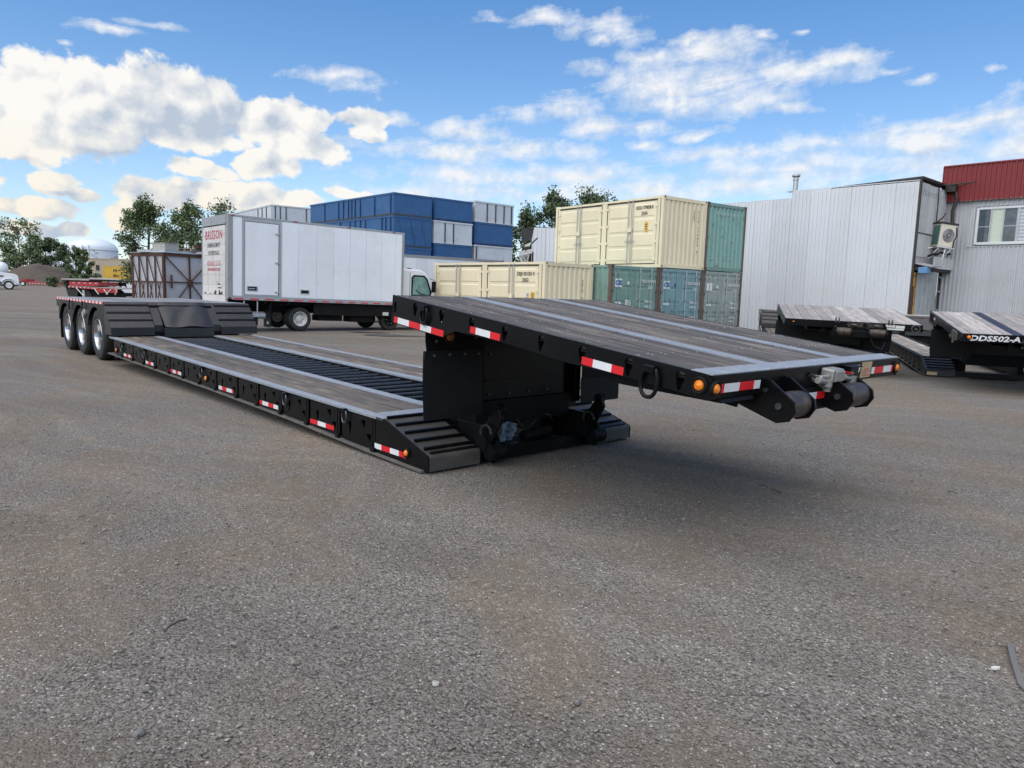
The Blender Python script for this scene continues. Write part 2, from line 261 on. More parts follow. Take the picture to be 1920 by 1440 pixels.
# gravel
def gravel():
    m,t,b=newmat('gravel'); c=t.coord('Object')
    x,y,z=t.sep(c); dist=t.vm('LENGTH',c)
    w=t.vm('MULTIPLY',t.vm('SUBTRACT',t.noise(c,30,2,.5,out=1),(.5,.5,.5)),(.014,.014,0)); cw=t.vm('ADD',c,w)
    A=t.new('ShaderNodeTexVoronoi'); t.set(A.inputs['Vector'],cw); A.inputs['Scale'].default_value=92
    B=t.new('ShaderNodeTexVoronoi'); t.set(B.inputs['Vector'],cw); B.inputs['Scale'].default_value=140
    Cc=t.new('ShaderNodeTexVoronoi'); t.set(Cc.inputs['Vector'],cw); Cc.inputs['Scale'].default_value=44
    ga=t.sep(A.outputs['Color'])[0]; gb=t.sep(B.outputs['Color'])[1]; gc=t.sep(Cc.outputs['Color'])[2]
    # patches: loose blue-grey stone against packed brown fines
    p1=t.noise(t.scale(c,(.9,.55,1)),.9,6,.6); p2=t.noise(t.scale(c,(.35,.14,1)),1.0,5,.6); p3=t.noise(t.scale(c,(.10,.45,1)),1.0,4,.6)
    pk=t.ramp(t.m('ADD',t.m('MULTIPLY',p1,.6),t.m('ADD',t.m('MULTIPLY',p2,.35),t.m('MULTIPLY',p3,.25))),.55,.66)
    grey=t.mix(ga,(.090,.081,.070),(.240,.220,.196)); grey=t.mix(t.m('MULTIPLY',t.ramp(gb,.75,1),.6),grey,(.36,.34,.31))
    brown=t.mix(gb,(.128,.105,.081),(.212,.178,.140)); brown=t.mix(t.m('MULTIPLY',t.ramp(gc,.8,1),.5),brown,(.31,.275,.235))
    base=t.mix(pk,grey,brown)
    wh=t.m('MULTIPLY',t.ramp(gb,.965,.985),t.ramp(ga,.3,.6)); base=t.mix(wh,base,(.52,.51,.49))
    fr=t.noise(c,350,3,.6); fv=t.m('ADD',.72,t.m('MULTIPLY',fr,.56)); base=t.mix(1.0,base,t.comb(fv,fv,fv),'MULTIPLY')
    big=t.noise(t.scale(c,(.05,.2,1)),1.3,4,.6); bv=t.ramp(big,.3,.7,.86,1.12); base=t.mix(1.0,base,t.comb(bv,bv,bv),'MULTIPLY')
    # far beyond: tyre streaks
    st=t.ramp(t.noise(t.scale(c,(.03,.9,1)),1.2,4,.6),.42,.62,.84,1.08)
    stf=t.ramp(dist,12,30); base=t.mix(stf,base,t.mix(1.0,base,t.comb(st,st,st),'MULTIPLY'))
    trk=t.noise(t.scale(c,(.5,.5,1)),.35,2,.5,out=1); ct=t.vm('ADD',c,t.vm('MULTIPLY',t.vm('SUBTRACT',trk,(.5,.5,.5)),(5,5,0))); rot=t.new('ShaderNodeMapping'); t.set(rot.inputs[0],ct); rot.inputs[2].default_value=(0,0,.55); tk_=t.ramp(t.noise(t.scale(rot.outputs[0],(.06,2.6,1)),1.0,4,.6),.40,.62,.93,1.05); base=t.mix(1.0,base,t.comb(tk_,tk_,tk_),'MULTIPLY')
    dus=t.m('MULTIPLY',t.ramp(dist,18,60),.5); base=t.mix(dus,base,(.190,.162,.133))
    t.l.new(base,b.inputs['Base Color']); b.inputs['Roughness'].default_value=.9; b.inputs['Specular IOR Level'].default_value=.25
    h=t.m('ADD',t.m('MULTIPLY',t.ramp(A.outputs['Distance'],0,.7,1,0),.6),t.m('ADD',t.m('MULTIPLY',t.ramp(Cc.outputs['Distance'],0,.6,1,0),t.m('MULTIPLY',t.m('SUBTRACT',1,pk),1.2)),t.m('MULTIPLY',fr,.25)))
    bump(t,b,h,.9,.010)
gravel()
m,t,b=newmat('stone'); at=t.new('ShaderNodeAttribute',attribute_name='shade'); c=t.coord('Object')
t.l.new(t.mix(1.0,t.mix(at.outputs['Fac'],(.11,.102,.092),(.29,.270,.245)),t.mix(t.noise(c,90,4),(.75,.75,.78),(1.15,1.1,1.02)),'MULTIPLY'),b.inputs['Base Color']); b.inputs['Roughness'].default_value=.85
m,t,b=newmat('dirt'); c=t.coord('Object'); n=t.noise(c,3,8,.7)
t.l.new(t.mix(n,(.05,.04,.03),(.15,.12,.095)),b.inputs['Base Color']); b.inputs['Roughness'].default_value=.95; bump(t,b,n,1,.3)
def leafmat(name,a,bc):
    m,t,b=newmat(name); c=t.coord('Object'); n=t.noise(c,.9,3); n2=t.noise(c,7,3)
    t.l.new(t.mix(t.m('ADD',t.m('MULTIPLY',t.ramp(n,.35,.65),.6),t.m('MULTIPLY',n2,.5)),a,bc),b.inputs['Base Color'])
    b.inputs['Roughness'].default_value=.55; b.inputs['Transmission Weight'].default_value=0
    b.inputs['Subsurface Weight'].default_value=0
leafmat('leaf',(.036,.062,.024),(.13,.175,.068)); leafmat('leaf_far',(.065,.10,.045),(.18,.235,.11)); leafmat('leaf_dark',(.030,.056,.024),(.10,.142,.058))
# ------------------------------------------------------------------ mesh helpers
class MB:
    def __init__(s): s.v=[]; s.f=[]; s.mi=[]; s.ch=[]
    def build_each(s,name,mats,parent=None,**k):
        # every added solid becomes an object of its own
        for i,(v0,f0) in enumerate(s.ch):
            v1,f1=s.ch[i+1] if i+1<len(s.ch) else (len(s.v),len(s.f))
            m=MB(); m.add(s.v[v0:v1],[tuple(q-v0 for q in f) for f in s.f[f0:f1]]); m.build(name,mats,parent,**k)
    def add(s,vs,fs,mi=0):
        s.ch.append((len(s.v),len(s.f))); o=len(s.v); s.v+=[tuple(v) for v in vs]; s.f+=[tuple(i+o for i in f) for f in fs]; s.mi+=[mi]*len(fs); return s
    def hexa(s,p,mi=0): return s.add(p,[(0,3,2,1),(4,5,6,7),(0,1,5,4),(1,2,6,5),(2,3,7,6),(3,0,4,7)],mi)
    def box(s,x0,x1,y0,y1,z0,z1,mi=0):
        return s.hexa([(x0,y0,z0),(x1,y0,z0),(x1,y1,z0),(x0,y1,z0),(x0,y0,z1),(x1,y0,z1),(x1,y1,z1),(x0,y1,z1)],mi)
    def prism(s,pts,axis,a,b,mi=0):
        # polygon (p,q) extruded along axis: 'y' -> pts are (x,z); 'x' -> (y,z); 'z' -> (x,y)
        n=len(pts)
        mk={'y':lambda p,t:(p[0],t,p[1]),'x':lambda p,t:(t,p[0],p[1]),'z':lambda p,t:(p[0],p[1],t)}[axis]
        vs=[mk(p,a) for p in pts]+[mk(p,b) for p in pts]
        return s.add(vs,[tuple(range(n))[::-1],tuple(range(n,2*n))]+[(i,(i+1)%n,(i+1)%n+n,i+n) for i in range(n)],mi)
    def tube(s,p0,p1,r0,r1=None,n=8,mi=0,caps=True):
        r1=r0 if r1 is None else r1
        p0=Vector(p0);p1=Vector(p1); d=(p1-p0)
        if d.length<1e-6: return s
        d.normalize(); a=d.orthogonal().normalized(); b=d.cross(a)
        vs=[]
        for P,r in((p0,r0),(p1,r1)):
            for i in range(n):
                t=2*math.pi*i/n; vs.append(P+a*(math.cos(t)*r)+b*(math.sin(t)*r))
        fs=[(i,(i+1)%n,(i+1)%n+n,i+n) for i in range(n)]
        if caps: fs+=[tuple(range(n))[::-1],tuple(range(n,2*n))]
        return s.add(vs,fs,mi)
    def path(s,pts,r,n=6,mi=0,closed=False):
        P=[Vector(p) for p in pts]; N=len(P); rings=[]
        prev=None
        for i in range(N):
            t=(P[(i+1)%N]-P[i-1]) if closed else (P[min(i+1,N-1)]-P[max(i-1,0)])
            t.normalize()
            a=prev-t*prev.dot(t) if prev is not None else t.orthogonal()
            a.normalize(); prev=a; b=t.cross(a)
            rings.append([P[i]+a*(math.cos(2*math.pi*k/n)*r)+b*(math.sin(2*math.pi*k/n)*r) for k in range(n)])
        vs=[v for g in rings for v in g]; fs=[]
        for i in range(N if closed else N-1):
            j=(i+1)%N
            for k in range(n): fs.append((i*n+k,i*n+(k+1)%n,j*n+(k+1)%n,j*n+k))
        if not closed: fs+=[tuple(range(n))[::-1],tuple(range((N-1)*n,N*n))]
        return s.add(vs,fs,mi)
    def lathe(s,prof,c,axis='y',n=24,mi=0):
        vs=[];m_=len(prof)
        for i in range(n):
            t=2*math.pi*i/n; co,si=math.cos(t),math.sin(t)
            for r,h in prof:
                vs.append((c[0]+r*co,c[1]+h,c[2]+r*si) if axis=='y' else (c[0]+r*co,c[1]+r*si,c[2]+h) if axis=='z' else (c[0]+h,c[1]+r*co,c[2]+r*si))
        fs=[]
        for i in range(n):
            j=(i+1)%n
            for k in range(m_-1): fs.append((i*m_+k,i*m_+k+1,j*m_+k+1,j*m_+k))
        return s.add(vs,fs,mi)
    def mesh(s,name,mats,smooth=False):
        me=bpy.data.meshes.new(name); me.from_pydata(s.v,[],s.f)
        for q in mats: me.materials.append(MATS[q])
        if len(mats)>1: me.polygons.foreach_set('material_index',s.mi)
        me.update()
        bm=bmesh.new(); bm.from_mesh(me); bmesh.ops.recalc_face_normals(bm,faces=bm.faces); bm.to_mesh(me); bm.free()
        if smooth:
            me.polygons.foreach_set('use_smooth',[True]*len(me.polygons))
            me.set_sharp_from_angle(angle=R(38))
        return me
    def build(s,name,mats,parent=None,smooth=False,M=None,bevel=0,label=None):
        if isinstance(mats,str): mats=[mats]
        return link(name,s.mesh(name,mats,smooth),parent,M,bevel,label)
def link(name,me,parent=None,M=None,bevel=0,label=None):
    o=bpy.data.objects.new(name,me); COL.objects.link(o)
    if parent: o.parent=parent
    if M is not None: o.matrix_local=M
    if bevel:
        b=o.modifiers.new('bevel','BEVEL'); b.width=bevel; b.segments=2; b.limit_method='ANGLE'; b.angle_limit=R(40)
    if label: o['label']=label
    return o
def tag(o,label=None,cat=None,group=None,kind=None):
    if label: o['label']=label
    if cat: o['category']=cat
    if group: o['group']=group
    if kind: o['kind']=kind
    return o
def thing(name,label,cat,loc=(0,0,0),yaw=0,group=None,pitch=0,roll=0):
    o=bpy.data.objects.new(name,None); COL.objects.link(o); o.location=loc; o.rotation_euler=(roll,pitch,yaw)
    o.empty_display_size=.2
    return tag(o,label,cat,group)
def copy_tree(o,parent=None):
    c=o.copy(); COL.objects.link(c); c.parent=parent
    for ch in o.children: copy_tree(ch,c)
    return c
def plate(name,outer,holes,thick,mats,parent,M,bev=0):
    """flat plate in local x,y (curve fill, so holes are real), thickness along local z, placed with M"""
    cu=bpy.data.curves.new(name,'CURVE'); cu.dimensions='2D'; cu.fill_mode='BOTH'; cu.extrude=thick/2; cu.bevel_depth=bev; cu.bevel_resolution=0
    for lp in [outer]+holes:
        sp=cu.splines.new('POLY'); sp.points.add(len(lp)-1); sp.use_cyclic_u=True
        for q,(x,y) in zip(sp.points,lp): q.co=(x,y,0,1)
    return conv_curve(name,cu,mats,parent,M)
def conv_curve(name,cu,mats,parent,M):
    tmp=bpy.data.objects.new('tmp',cu); COL.objects.link(tmp)
    dg=bpy.context.evaluated_depsgraph_get(); me=bpy.data.meshes.new_from_object(tmp.evaluated_get(dg),depsgraph=dg)
    bpy.data.objects.remove(tmp); bpy.data.curves.remove(cu)
    me.name=name; me.materials.clear(); me.materials.append(MATS[mats])
    return link(name,me,parent,M)
def text(s,size,mat,M,parent,name='lettering',align='CENTER',sx=1.0,thick=.002,bold=0,shear=0,sp=1.0):
    cu=bpy.data.curves.new(name,'FONT'); cu.body=s; cu.size=size; cu.align_x=align; cu.align_y='CENTER'; cu.extrude=thick; cu.offset=bold; cu.shear=shear
    cu.space_character=sp; cu.resolution_u=2
    o=conv_curve(name,cu,mat,parent,M@Matrix.Diagonal((sx,1,1,1)))
    return o
def face_M(o,xd,up=(0,0,1)):
    """matrix whose local x = xd, y = up, z = outward; origin o"""
    x=Vector(xd).normalized(); y=Vector(up).normalized(); z=x.cross(y)
    return Matrix(((x.x,y.x,z.x,o[0]),(x.y,y.y,z.y,o[1]),(x.z,y.z,z.z,o[2]),(0,0,0,1)))
def circle(cx,cy,r,n=16,sx=1): return [(cx+sx*r*math.cos(2*math.pi*i/n),cy+r*math.sin(2*math.pi*i/n)) for i in range(n)]
# ------------------------------------------------------------------ ground
def gz(x,y):
    d=math.hypot(x,y); t=min(1,max(0,(d-40)/100)); return .25*t*t*(3-2*t)
def ground():
    def axis(neg,pos):
        a=[0.]; st=.12
        while a[-1]<pos: a.append(a[-1]+st); st*=1.045
        b=[0.]; st=.12
        while b[-1]>neg: b.append(b[-1]-st); st*=1.045
        return np.array(sorted(set(b+a)))
    xs=axis(-1500,1500); ys=axis(-60,2500)
    X,Y=np.meshgrid(xs,ys); D=np.hypot(X,Y); t=np.clip((D-40)/100,0,1); Z=.25*t*t*(3-2*t)
    und=(np.sin(X*1.9+Y*.7+1)*np.sin(Y*1.3-X*.4)+.6*np.sin(X*4.1-Y*2.2)*np.sin(Y*3.7+X*1.1+2)+.35*np.sin(X*9.3+Y*5.1)*np.sin(Y*8.1-X*6.0))
    amp=.006*np.clip((6.5-D)/3,0,1)+.003
    Z=Z+und*amp-.004
    nx,ny=len(xs),len(ys); v=np.stack([X.ravel(),Y.ravel(),Z.ravel()],1)
    i=np.arange(ny-1)[:,None]*nx+np.arange(nx-1)[None,:]; f=np.stack([i,i+1,i+1+nx,i+nx],-1).reshape(-1,4)
    me=np_mesh('ground',v,f); me.materials.append(MATS['gravel'])
    o=link('ground',me); tag(o,'grey gravel yard of loose stone and packed brown fines',None,kind='structure')
def np_mesh(name,v,f,smooth=True):
    me=bpy.data.meshes.new(name); k=f.shape[1]
    me.vertices.add(len(v)); me.vertices.foreach_set('co',np.ascontiguousarray(v,dtype=np.float32).ravel())
    me.loops.add(f.size); me.loops.foreach_set('vertex_index',np.ascontiguousarray(f,dtype=np.int32).ravel())
    me.polygons.add(len(f)); me.polygons.foreach_set('loop_start',np.arange(0,f.size,k,dtype=np.int32))
    me.polygons.foreach_set('use_smooth',np.full(len(f),smooth))
    me.update(calc_edges=True); return me
ground()
ICO_V=np.array([(0,0,1),(.894,0,.447),(.276,.851,.447),(-.724,.526,.447),(-.724,-.526,.447),(.276,-.851,.447),(.724,.526,-.447),(-.276,.851,-.447),(-.894,0,-.447),(-.276,-.851,-.447),(.724,-.526,-.447),(0,0,-1)])
ICO_F=np.array([(0,1,2),(0,2,3),(0,3,4),(0,4,5),(0,5,1),(1,6,2),(2,7,3),(3,8,4),(4,9,5),(5,10,1),(6,7,2),(7,8,3),(8,9,4),(9,10,5),(10,6,1)])
def stones(name,n,ymin,ymax,smin,smax,label,seed,power=1.0,slope=.80):
    rg=np.random.default_rng(seed)
    u=rg.random(n); y=ymin*(ymax/ymin)**u if power==1 else ymin+(ymax-ymin)*u**power
    x=(rg.random(n)*2-1)*(slope*y+.25)
    # loose stone gathers in patches
    keep=(np.sin(x*2.3+y*1.1)+np.sin(y*2.9-x*1.7+2)+.8*np.sin(x*5.3+1)*np.sin(y*4.1)+rg.normal(0,1.1,n))>-.75
    x=x[keep]; y=y[keep]; n=len(x)
    s=smin*(smax/smin)**(rg.random(n)**2.4)
    V=ICO_V[None]*(1+rg.normal(0,.16,(n,12,1))); V=V*np.stack([s*rg.uniform(.8,1.35,n),s*rg.uniform(.7,1.1,n),s*rg.uniform(.4,.8,n)],1)[:,None,:]
    a=rg.random(n)*6.283; ca,sa=np.cos(a),np.sin(a); tl=rg.normal(0,.25,n)
    vx=V[...,0]*ca[:,None]-V[...,1]*sa[:,None]; vy=V[...,0]*sa[:,None]+V[...,1]*ca[:,None]
    vz=V[...,2]+vx*tl[:,None]*.3
    P=np.stack([vx+x[:,None],vy+y[:,None],vz+(s*.12)[:,None]],-1).reshape(-1,3)
    F=(ICO_F[None]+np.arange(n)[:,None,None]*12).reshape(-1,3)
    me=np_mesh(name,P,F,False); me.materials.append(MATS['stone'])
    at=me.attributes.new('shade','FLOAT','POINT'); sh=np.clip(rg.normal(.42,.22,n),0,1.3); sh[rg.random(n)<.012]=1.5
    at.data.foreach_set('value',np.repeat(sh,12).astype(np.float32))
    o=link(name,me); tag(o,label,None,kind='stuff')
stones('gravel_stones',60000,1.9,7.0,.0018,.0068,'loose crushed stone scattered over the near yard',3)
stones('coarse_gravel_stones',3000,1.9,10,.006,.013,'coarser loose stones lying among the gravel',5,1.0)
# single stones and litter one can point at
def rock(x,y,s,label,seed,mat='concrete_block'):
    rg=np.random.default_rng(seed); bm=bmesh.new(); bmesh.ops.create_icosphere(bm,subdivisions=2,radius=1)
    sc=rg.uniform(.75,1.25,3)*np.array([1,1,.55])
    for v in bm.verts:
        k=1+.18*math.sin(v.co.x*3.1+seed)*math.cos(v.co.y*2.7+seed*.7)+rg.normal(0,.05)
        v.co=Vector((v.co.x*sc[0],v.co.y*sc[1],v.co.z*sc[2]))*(k*s)
    me=bpy.data.meshes.new('stone'); bm.to_mesh(me); bm.free(); me.materials.append(MATS[mat])
    o=link('stone',me); o.location=(x,y,s*.25); tag(o,label,'stone',group='single stones lying on the gravel')
rock(-.26,2.65,.017,'pale flat stone lying nearest the bottom centre of the yard',1)
rock(.28,2.55,.017,'rounded dark grey stone right of the pale flat stone',2,'strap')
rock(-1.22,2.28,.024,'flat slate-grey stone at the bottom left of the yard',3,'strap')
rock(-1.33,2.55,.015,'small angular grey stone left of the flat slate one',4,'strap')
mb=MB()
for k,(a,b_) in enumerate([((2.28,3.12),(2.17,2.93)),((2.17,2.93),(2.085,2.76)),((2.085,2.76),(2.06,2.62))]):
    d=Vector((b_[0]-a[0],b_[1]-a[1],0)).normalized(); nn=Vector((-d.y,d.x,0))*.012
    za,zb=(.012,.020) if k==0 else (.020,.010) if k==1 else (.010,.016)
    A=Vector((*a,za));B=Vector((*b_,zb)); h=Vector((0,0,.005))
    mb.hexa([A-nn-h,A+nn-h,B+nn-h,B-nn-h,A-nn,A+nn,B+nn,B-nn])
o=mb.build('strap','strap'); tag(o,'flat grey webbing strap lying on the gravel at the right edge','strap')
mb=MB(); mb.path([(-1.475,2.99,.014),(-1.47,3.03,.018),(-1.455,3.07,.02),(-1.43,3.11,.014)],.0035,6)
o=mb.build('stick','stick'); tag(o,'thin black bent stick lying on the gravel at lower left','stick')
for a,b_,l in (((2.10,5.69),(2.14,5.56),'short dark stick in the gravel right of the trailer shadow'),((3.56,5.77),(3.62,5.73),'short dark stick on the gravel near the right edge'),((2.04,5.80),(2.10,5.76),'thin dark twig just behind the short stick by the shadow')):
    mb=MB(); mb.path([(*a,.015),((a[0]+b_[0])/2,(a[1]+b_[1])/2+.01,.02),(*b_,.014)],.0035,5); o=mb.build('stick','stick'); tag(o,l,'stick')
mb=MB(); mb.prism([(2.035,2.875),(2.05,2.868),(2.073,2.876),(2.08,2.886),(2.06,2.889),(2.04,2.883)],'z',.012,.02); o=mb.build('scrap','pebble_white'); tag(o,'white crumpled scrap lying beside the strap','litter')
def stain(pts,label):
    mb=MB(); n=len(pts); mb.add([(x,y,.006) for x,y in pts],[tuple(range(n))]); o=mb.build('puddle','oil_stain'); tag(o,label,None,kind='structure')
rg=random.Random(5)
def blobpoly(cx,cy,rx,ry,n=26,j=.25):
    return [(cx+rx*math.cos(2*math.pi*i/n)*(1+rg.uniform(-j,j)),cy+ry*math.sin(2*math.pi*i/n)*(1+rg.uniform(-j,j))) for i in range(n)]
stain(blobpoly(-3.9,24.0,1.0,.55),'dark damp patch on the gravel beside the box truck')
stain(blobpoly(-5.0,25.2,.7,.35),'smaller damp patch under the box truck')
# ------------------------------------------------------------------ lowboy trailers
ZT=lambda u:.37-.0159*(u+.81) if u<-.81 else .37
def ZB(u):
    xs=[-14,-9.9,-4.9,-2.4,-1,0]; zs=[.28,.21,.14,.09,.035,.012]
    return float(np.interp(u,xs,zs))
TW=2.636
def tape_mesh(length,h,seq,first):
    mb=MB(); x=0; tot=sum(seq); k=first
    for q in seq:
        w=q/tot*length; mb.box(x,x+w,0,h,0,.003,k%2); x+=w; k+=1
    return mb.mesh('reflective_tape',['tape_red','tape_white'])
def wheel(root,u,v,z,D,w,outer,rimmat,dish=.10,nb=10,name='wheel',simple=False):
    """outer=-1: dished face looks towards -y"""
    r=D/2; s=outer
    h=w/2
    pr=[(r*.60,-h*.82),(r*.66,-h*.95),(r*.80,-h),(r*.93,-h*.93),(r*.985,-h*.72),(r,-h*.3),(r,h*.3),(r*.985,h*.72),(r*.93,h*.93),(r*.80,h),(r*.66,h*.95),(r*.60,h*.82),(r*.60,-h*.82)]
    mb=MB(); mb.lathe(pr,(u,v,z),'y',40)
    # shoulder tread blocks and grooves
    for g in (-.45,0,.45):
        mb.lathe([(r*1.0015,h*(g-.04)),(r*.985,h*g),(r*1.0015,h*(g+.04))],(u,v,z),'y',40)
    wh=mb.build(name,'rubber',root,True)
    R_=r*.61
    prof=[(R_*1.03,-h*.86),(R_*1.0,-h*.95),(R_*.95,-h*.9),(R_*.90,-h*.6),(R_*.88,-h*.82+dish*1.3),(R_*.80,-h*.82+dish*1.55),(R_*.52,-h*.82+dish*1.7),(R_*.48,-h*.82+dish*1.3),(R_*.30,-h*.82+dish*1.0),(R_*.28,-h*.82+dish*.7),(0.001,-h*.82+dish*.66)]
    mb=MB(); mb.lathe([(a,b*(-s)) for a,b in prof],(u,v,z),'y',32)
    ri=mb.build('rim',rimmat,wh,True)
    if not simple:
        mb=MB()
        for k in range(nb):
            t=2*math.pi*k/nb; a=R_*.64; yy=v+(-h*.82+dish*1.6)*(-s)
            mb.tube((u+a*math.cos(t),yy,z+a*math.sin(t)),(u+a*math.cos(t),yy+s*.03,z+a*math.sin(t)),.016,n=6)
        mb.build('wheel_nut','alu',wh)
        for k in range(5):
            pass
    return wh
def round_light(root,M,r=.045,mat='amber',name='marker_light'):
    mb=MB(); mb.lathe([(r*1.45,0),(r*1.45,.010),(r*1.30,.018),(r*1.02,.014),(r*.90,.006)],(0,0,0),'z',20)
    o=mb.build(name,'under_black',root,True,M)
    mb=MB(); mb.lathe([(r*.90,.004),(r*.86,.015),(r*.72,.021),(r*.68,.0185),(r*.5,.024),(r*.46,.0215),(r*.25,.026),(.0005,.027)],(0,0,0),'z',20); mb.build('lens',mat,o,True)
    return o
def ring(root,M,w=.05,h=.075,r=.011,mat='black_paint'):
    """elongated lashing ring hanging in local xy"""
    pts=[]
    for i in range(20):
        t=2*math.pi*i/20; x=w*math.cos(t); y=h*math.sin(t)
        x=math.copysign(abs(math.cos(t))**.8*w,x); pts.append((x,y-h*.75,.02+.015*math.cos(t)*0))
    mb=MB(); mb.path(pts,r,8,closed=True)
    o=mb.build('lashing_ring',mat,root,True,M)
    mb=MB(); mb.box(-w*.62,w*.62,-.012,.035,0,.045); mb.build('ring_bracket','black_paint',o,bevel=.006)
    return o
def teardrop(cx,cy,w,h):
    pts=[]
    for i in range(11):
        t=math.pi*(-.12+1.24*i/10); pts.append((cx+w*math.cos(t),cy+h*.25+w*.9*math.sin(t)))
    return pts+[(cx-w*.35,cy-h*.62),(cx,cy-h*.75),(cx+w*.35,cy-h*.62)]
def lowboy(root,c):
    g=lambda k,d=None:c.get(k,d)
    PL=g('plank','plank_dark'); full=g('full',True)
    W_=TW
    # ---------------- lower deck
    SL=[-.82,-1.467,-2.119,-2.752,-3.369,-3.987,-4.676,-5.267,-5.915,-6.522,-7.185,-7.79,-8.394,-9.0,-9.6]
    for side in (0,1):
        Y=lambda v:v if side==0 else W_-v
        def bx(m,x0,x1,v0,v1,z0,z1,mi=0):
            a,b=sorted((Y(v0),Y(v1))); m.box(x0,x1,a,b,z0,z1,mi)
        def slab(m,x0,x1,v0,v1,t0,t1,fn=ZT):
            a,b=sorted((Y(v0),Y(v1)))
            m.hexa([(x0,a,fn(x0)+t0),(x1,a,fn(x1)+t0),(x1,b,fn(x1)+t0),(x0,b,fn(x0)+t0),(x0,a,fn(x0)+t1),(x1,a,fn(x1)+t1),(x1,b,fn(x1)+t1),(x0,b,fn(x0)+t1)])
        m=MB(); 
        for i in range(12):
            x0=-9.9+i*.75; x1=x0+.75 if i<11 else -.82
            a,b=sorted((Y(.13),Y(.16)))
            m.hexa([(x0,a,ZB(x0)+.01),(x1,a,ZB(x1)+.01),(x1,b,ZB(x1)+.01),(x0,b,ZB(x0)+.01),(x0,a,ZT(x0)-.04),(x1,a,ZT(x1)-.04),(x1,b,ZT(x1)-.04),(x0,b,ZT(x0)-.04)])
        m.build('side_web','under_black',root)
        m=MB(); slab(m,-9.88,-.70,0.0,.10,-.028,0); m.build('edge_rail',g('strip','galv'),root,bevel=.004)
        m=MB(); slab(m,-9.88,-.82,.715,.85,-.02,.001); m.build('deck_strip',g('strip','galv'),root)
        m=MB(); slab(m,-.96,-.70,.102,.85,-.02,.002); m.build('deck_end_strip',g('strip','galv'),root)
        m=MB()
        for i in range(12):
            x0=-9.9+i*.75; x1=x0+.75 if i<11 else -.5
            a,b=sorted((Y(.73),Y(.84)))
            m.hexa([(x0,a,ZB(x0)+.02),(x1,a,ZB(x1)+.02),(x1,b,ZB(x1)+.02),(x0,b,ZB(x0)+.02),(x0,a,ZT(x0)-.022),(x1,a,ZT(x1)-.022),(x1,b,ZT(x1)-.022),(x0,b,ZT(x0)-.022)])
        m.build('main_beam','black_matt',root)
        m=MB()
        for i in range(12):
            x0=-9.9+i*.82; x1=min(x0+.82,-.05)
            a,b=sorted((Y(-.03),Y(.13)))
            m.hexa([(x0,a,ZB(x0)-.006),(x1,a,ZB(x1)-.006),(x1,b,ZB(x1)-.006),(x0,b,ZB(x0)-.006),(x0,a,ZB(x0)+.012),(x1,a,ZB(x1)+.012),(x1,b,ZB(x1)+.012),(x0,b,ZB(x0)+.012)])
        m.build('bottom_flange','dusty_flange',root)
        # planks
        rgp=random.Random(side+3); cuts=[-.962]
        n=4; w=(.715-.102)/n
        for k in range(n):
            xs=[-9.86,-9.86+rgp.uniform(2.2,3.8),-9.86+rgp.uniform(5,7),-.962]
            for a,b in zip(xs[:-1],xs[1:]):
                m=MB(); dz=rgp.uniform(-.003,.003); slab(m,a+.004,b-.004,.102+k*w+.006,.102+(k+1)*w-.006,-.035,-.003+dz); m.build('plank',PL,root)
        if side==0 or full:
            for a,b in zip(SL[1:],SL[:-1]):
                x0=a+.05; x1=b-.055; L_=x1-x0; xm=(x0+x1)/2; zb=ZB(xm)+.035; zt=ZT(xm)-.032; H_=zt-zb
                if side==0:
                    holes=[teardrop(L_*.27,H_*.5,.026,H_*.42)]
                    if abs(a+5.267)<.1: holes=[]
                    for q in ((.62,.62),(.80,.18)):
                        holes.append([(L_*q[0],H_*(q[1]+.22)),(L_*(q[0]+.16),H_*(q[1]+.27)),(L_*(q[0]+.14),H_*(q[1]-.05))])
                    M=face_M((x0,.004,zb),(1,0,-.0159)); plate('side_panel',[(0,0),(L_,.0),(L_,H_),(0,H_)],holes,.012,'black_paint',root,M)
                    m=MB(); m.box(b-.035,b-.005,.0,.14,ZB(b)+.03,ZT(b)-.03); m.build('outrigger','black_paint',root)
                    m=MB(); m.box(b-.05,b+.015,-.028,.0,ZB(b)+.014,ZB(b)+.055); m.build('stake_pocket_foot','black_paint',root,bevel=.004)
                else:
                    m=MB(); m.box(x0,x1,W_-.012,W_,zb,zt); m.build('side_panel','black_paint',root)
        # ramp nose
        yo,yi=sorted((Y(0),Y(.571)))
        prof=[(-.81,ZT(-.81)),(-.66,.362),(-.03,.158),(-.008,.147),(0,.125),(0,.018),(-.81,.03)]
        for q0,q1,nm in ((Y(0),Y(.012),'ramp_side'),(Y(.559),Y(.571),'ramp_side')):
            a,b=sorted((q0,q1)); m=MB(); m.prism(prof,'y',a,b); m.build(nm,'black_paint',root)
        top=[(-.699,.366),(-.655,.357),(-.035,.156),(-.012,.146),(-.004,.13),(-.004,.02),(-.03,.02),(-.03,.12),(-.05,.135),(-.655,.335),(-.699,.345)]
        a,b=sorted((Y(.013),Y(.558))); m=MB(); m.prism(top,'y',a,b); m.build('ramp_plate',g('rampmat','dusty_steel'),root)
        for k in range(5):
            u=-.69+k*.142; z=.357-(u+.655)*.324 if u>-.655 else .366
            m=MB(); a,b=sorted((Y(.035),Y(.575))); m.prism([(u,z-.004),(u+.018,z-.010),(u+.022,z+.018),(u+.004,z+.024)],'y',a,b); m.build('tread_bar','black_paint',root)
        m=MB(); a,b=sorted((Y(.05),Y(.56))); m.prism([(-.055,.163),(-.035,.157),(-.035,.17),(-.055,.178)],'y',a,b); m.build('tread_bar','black_paint',root)
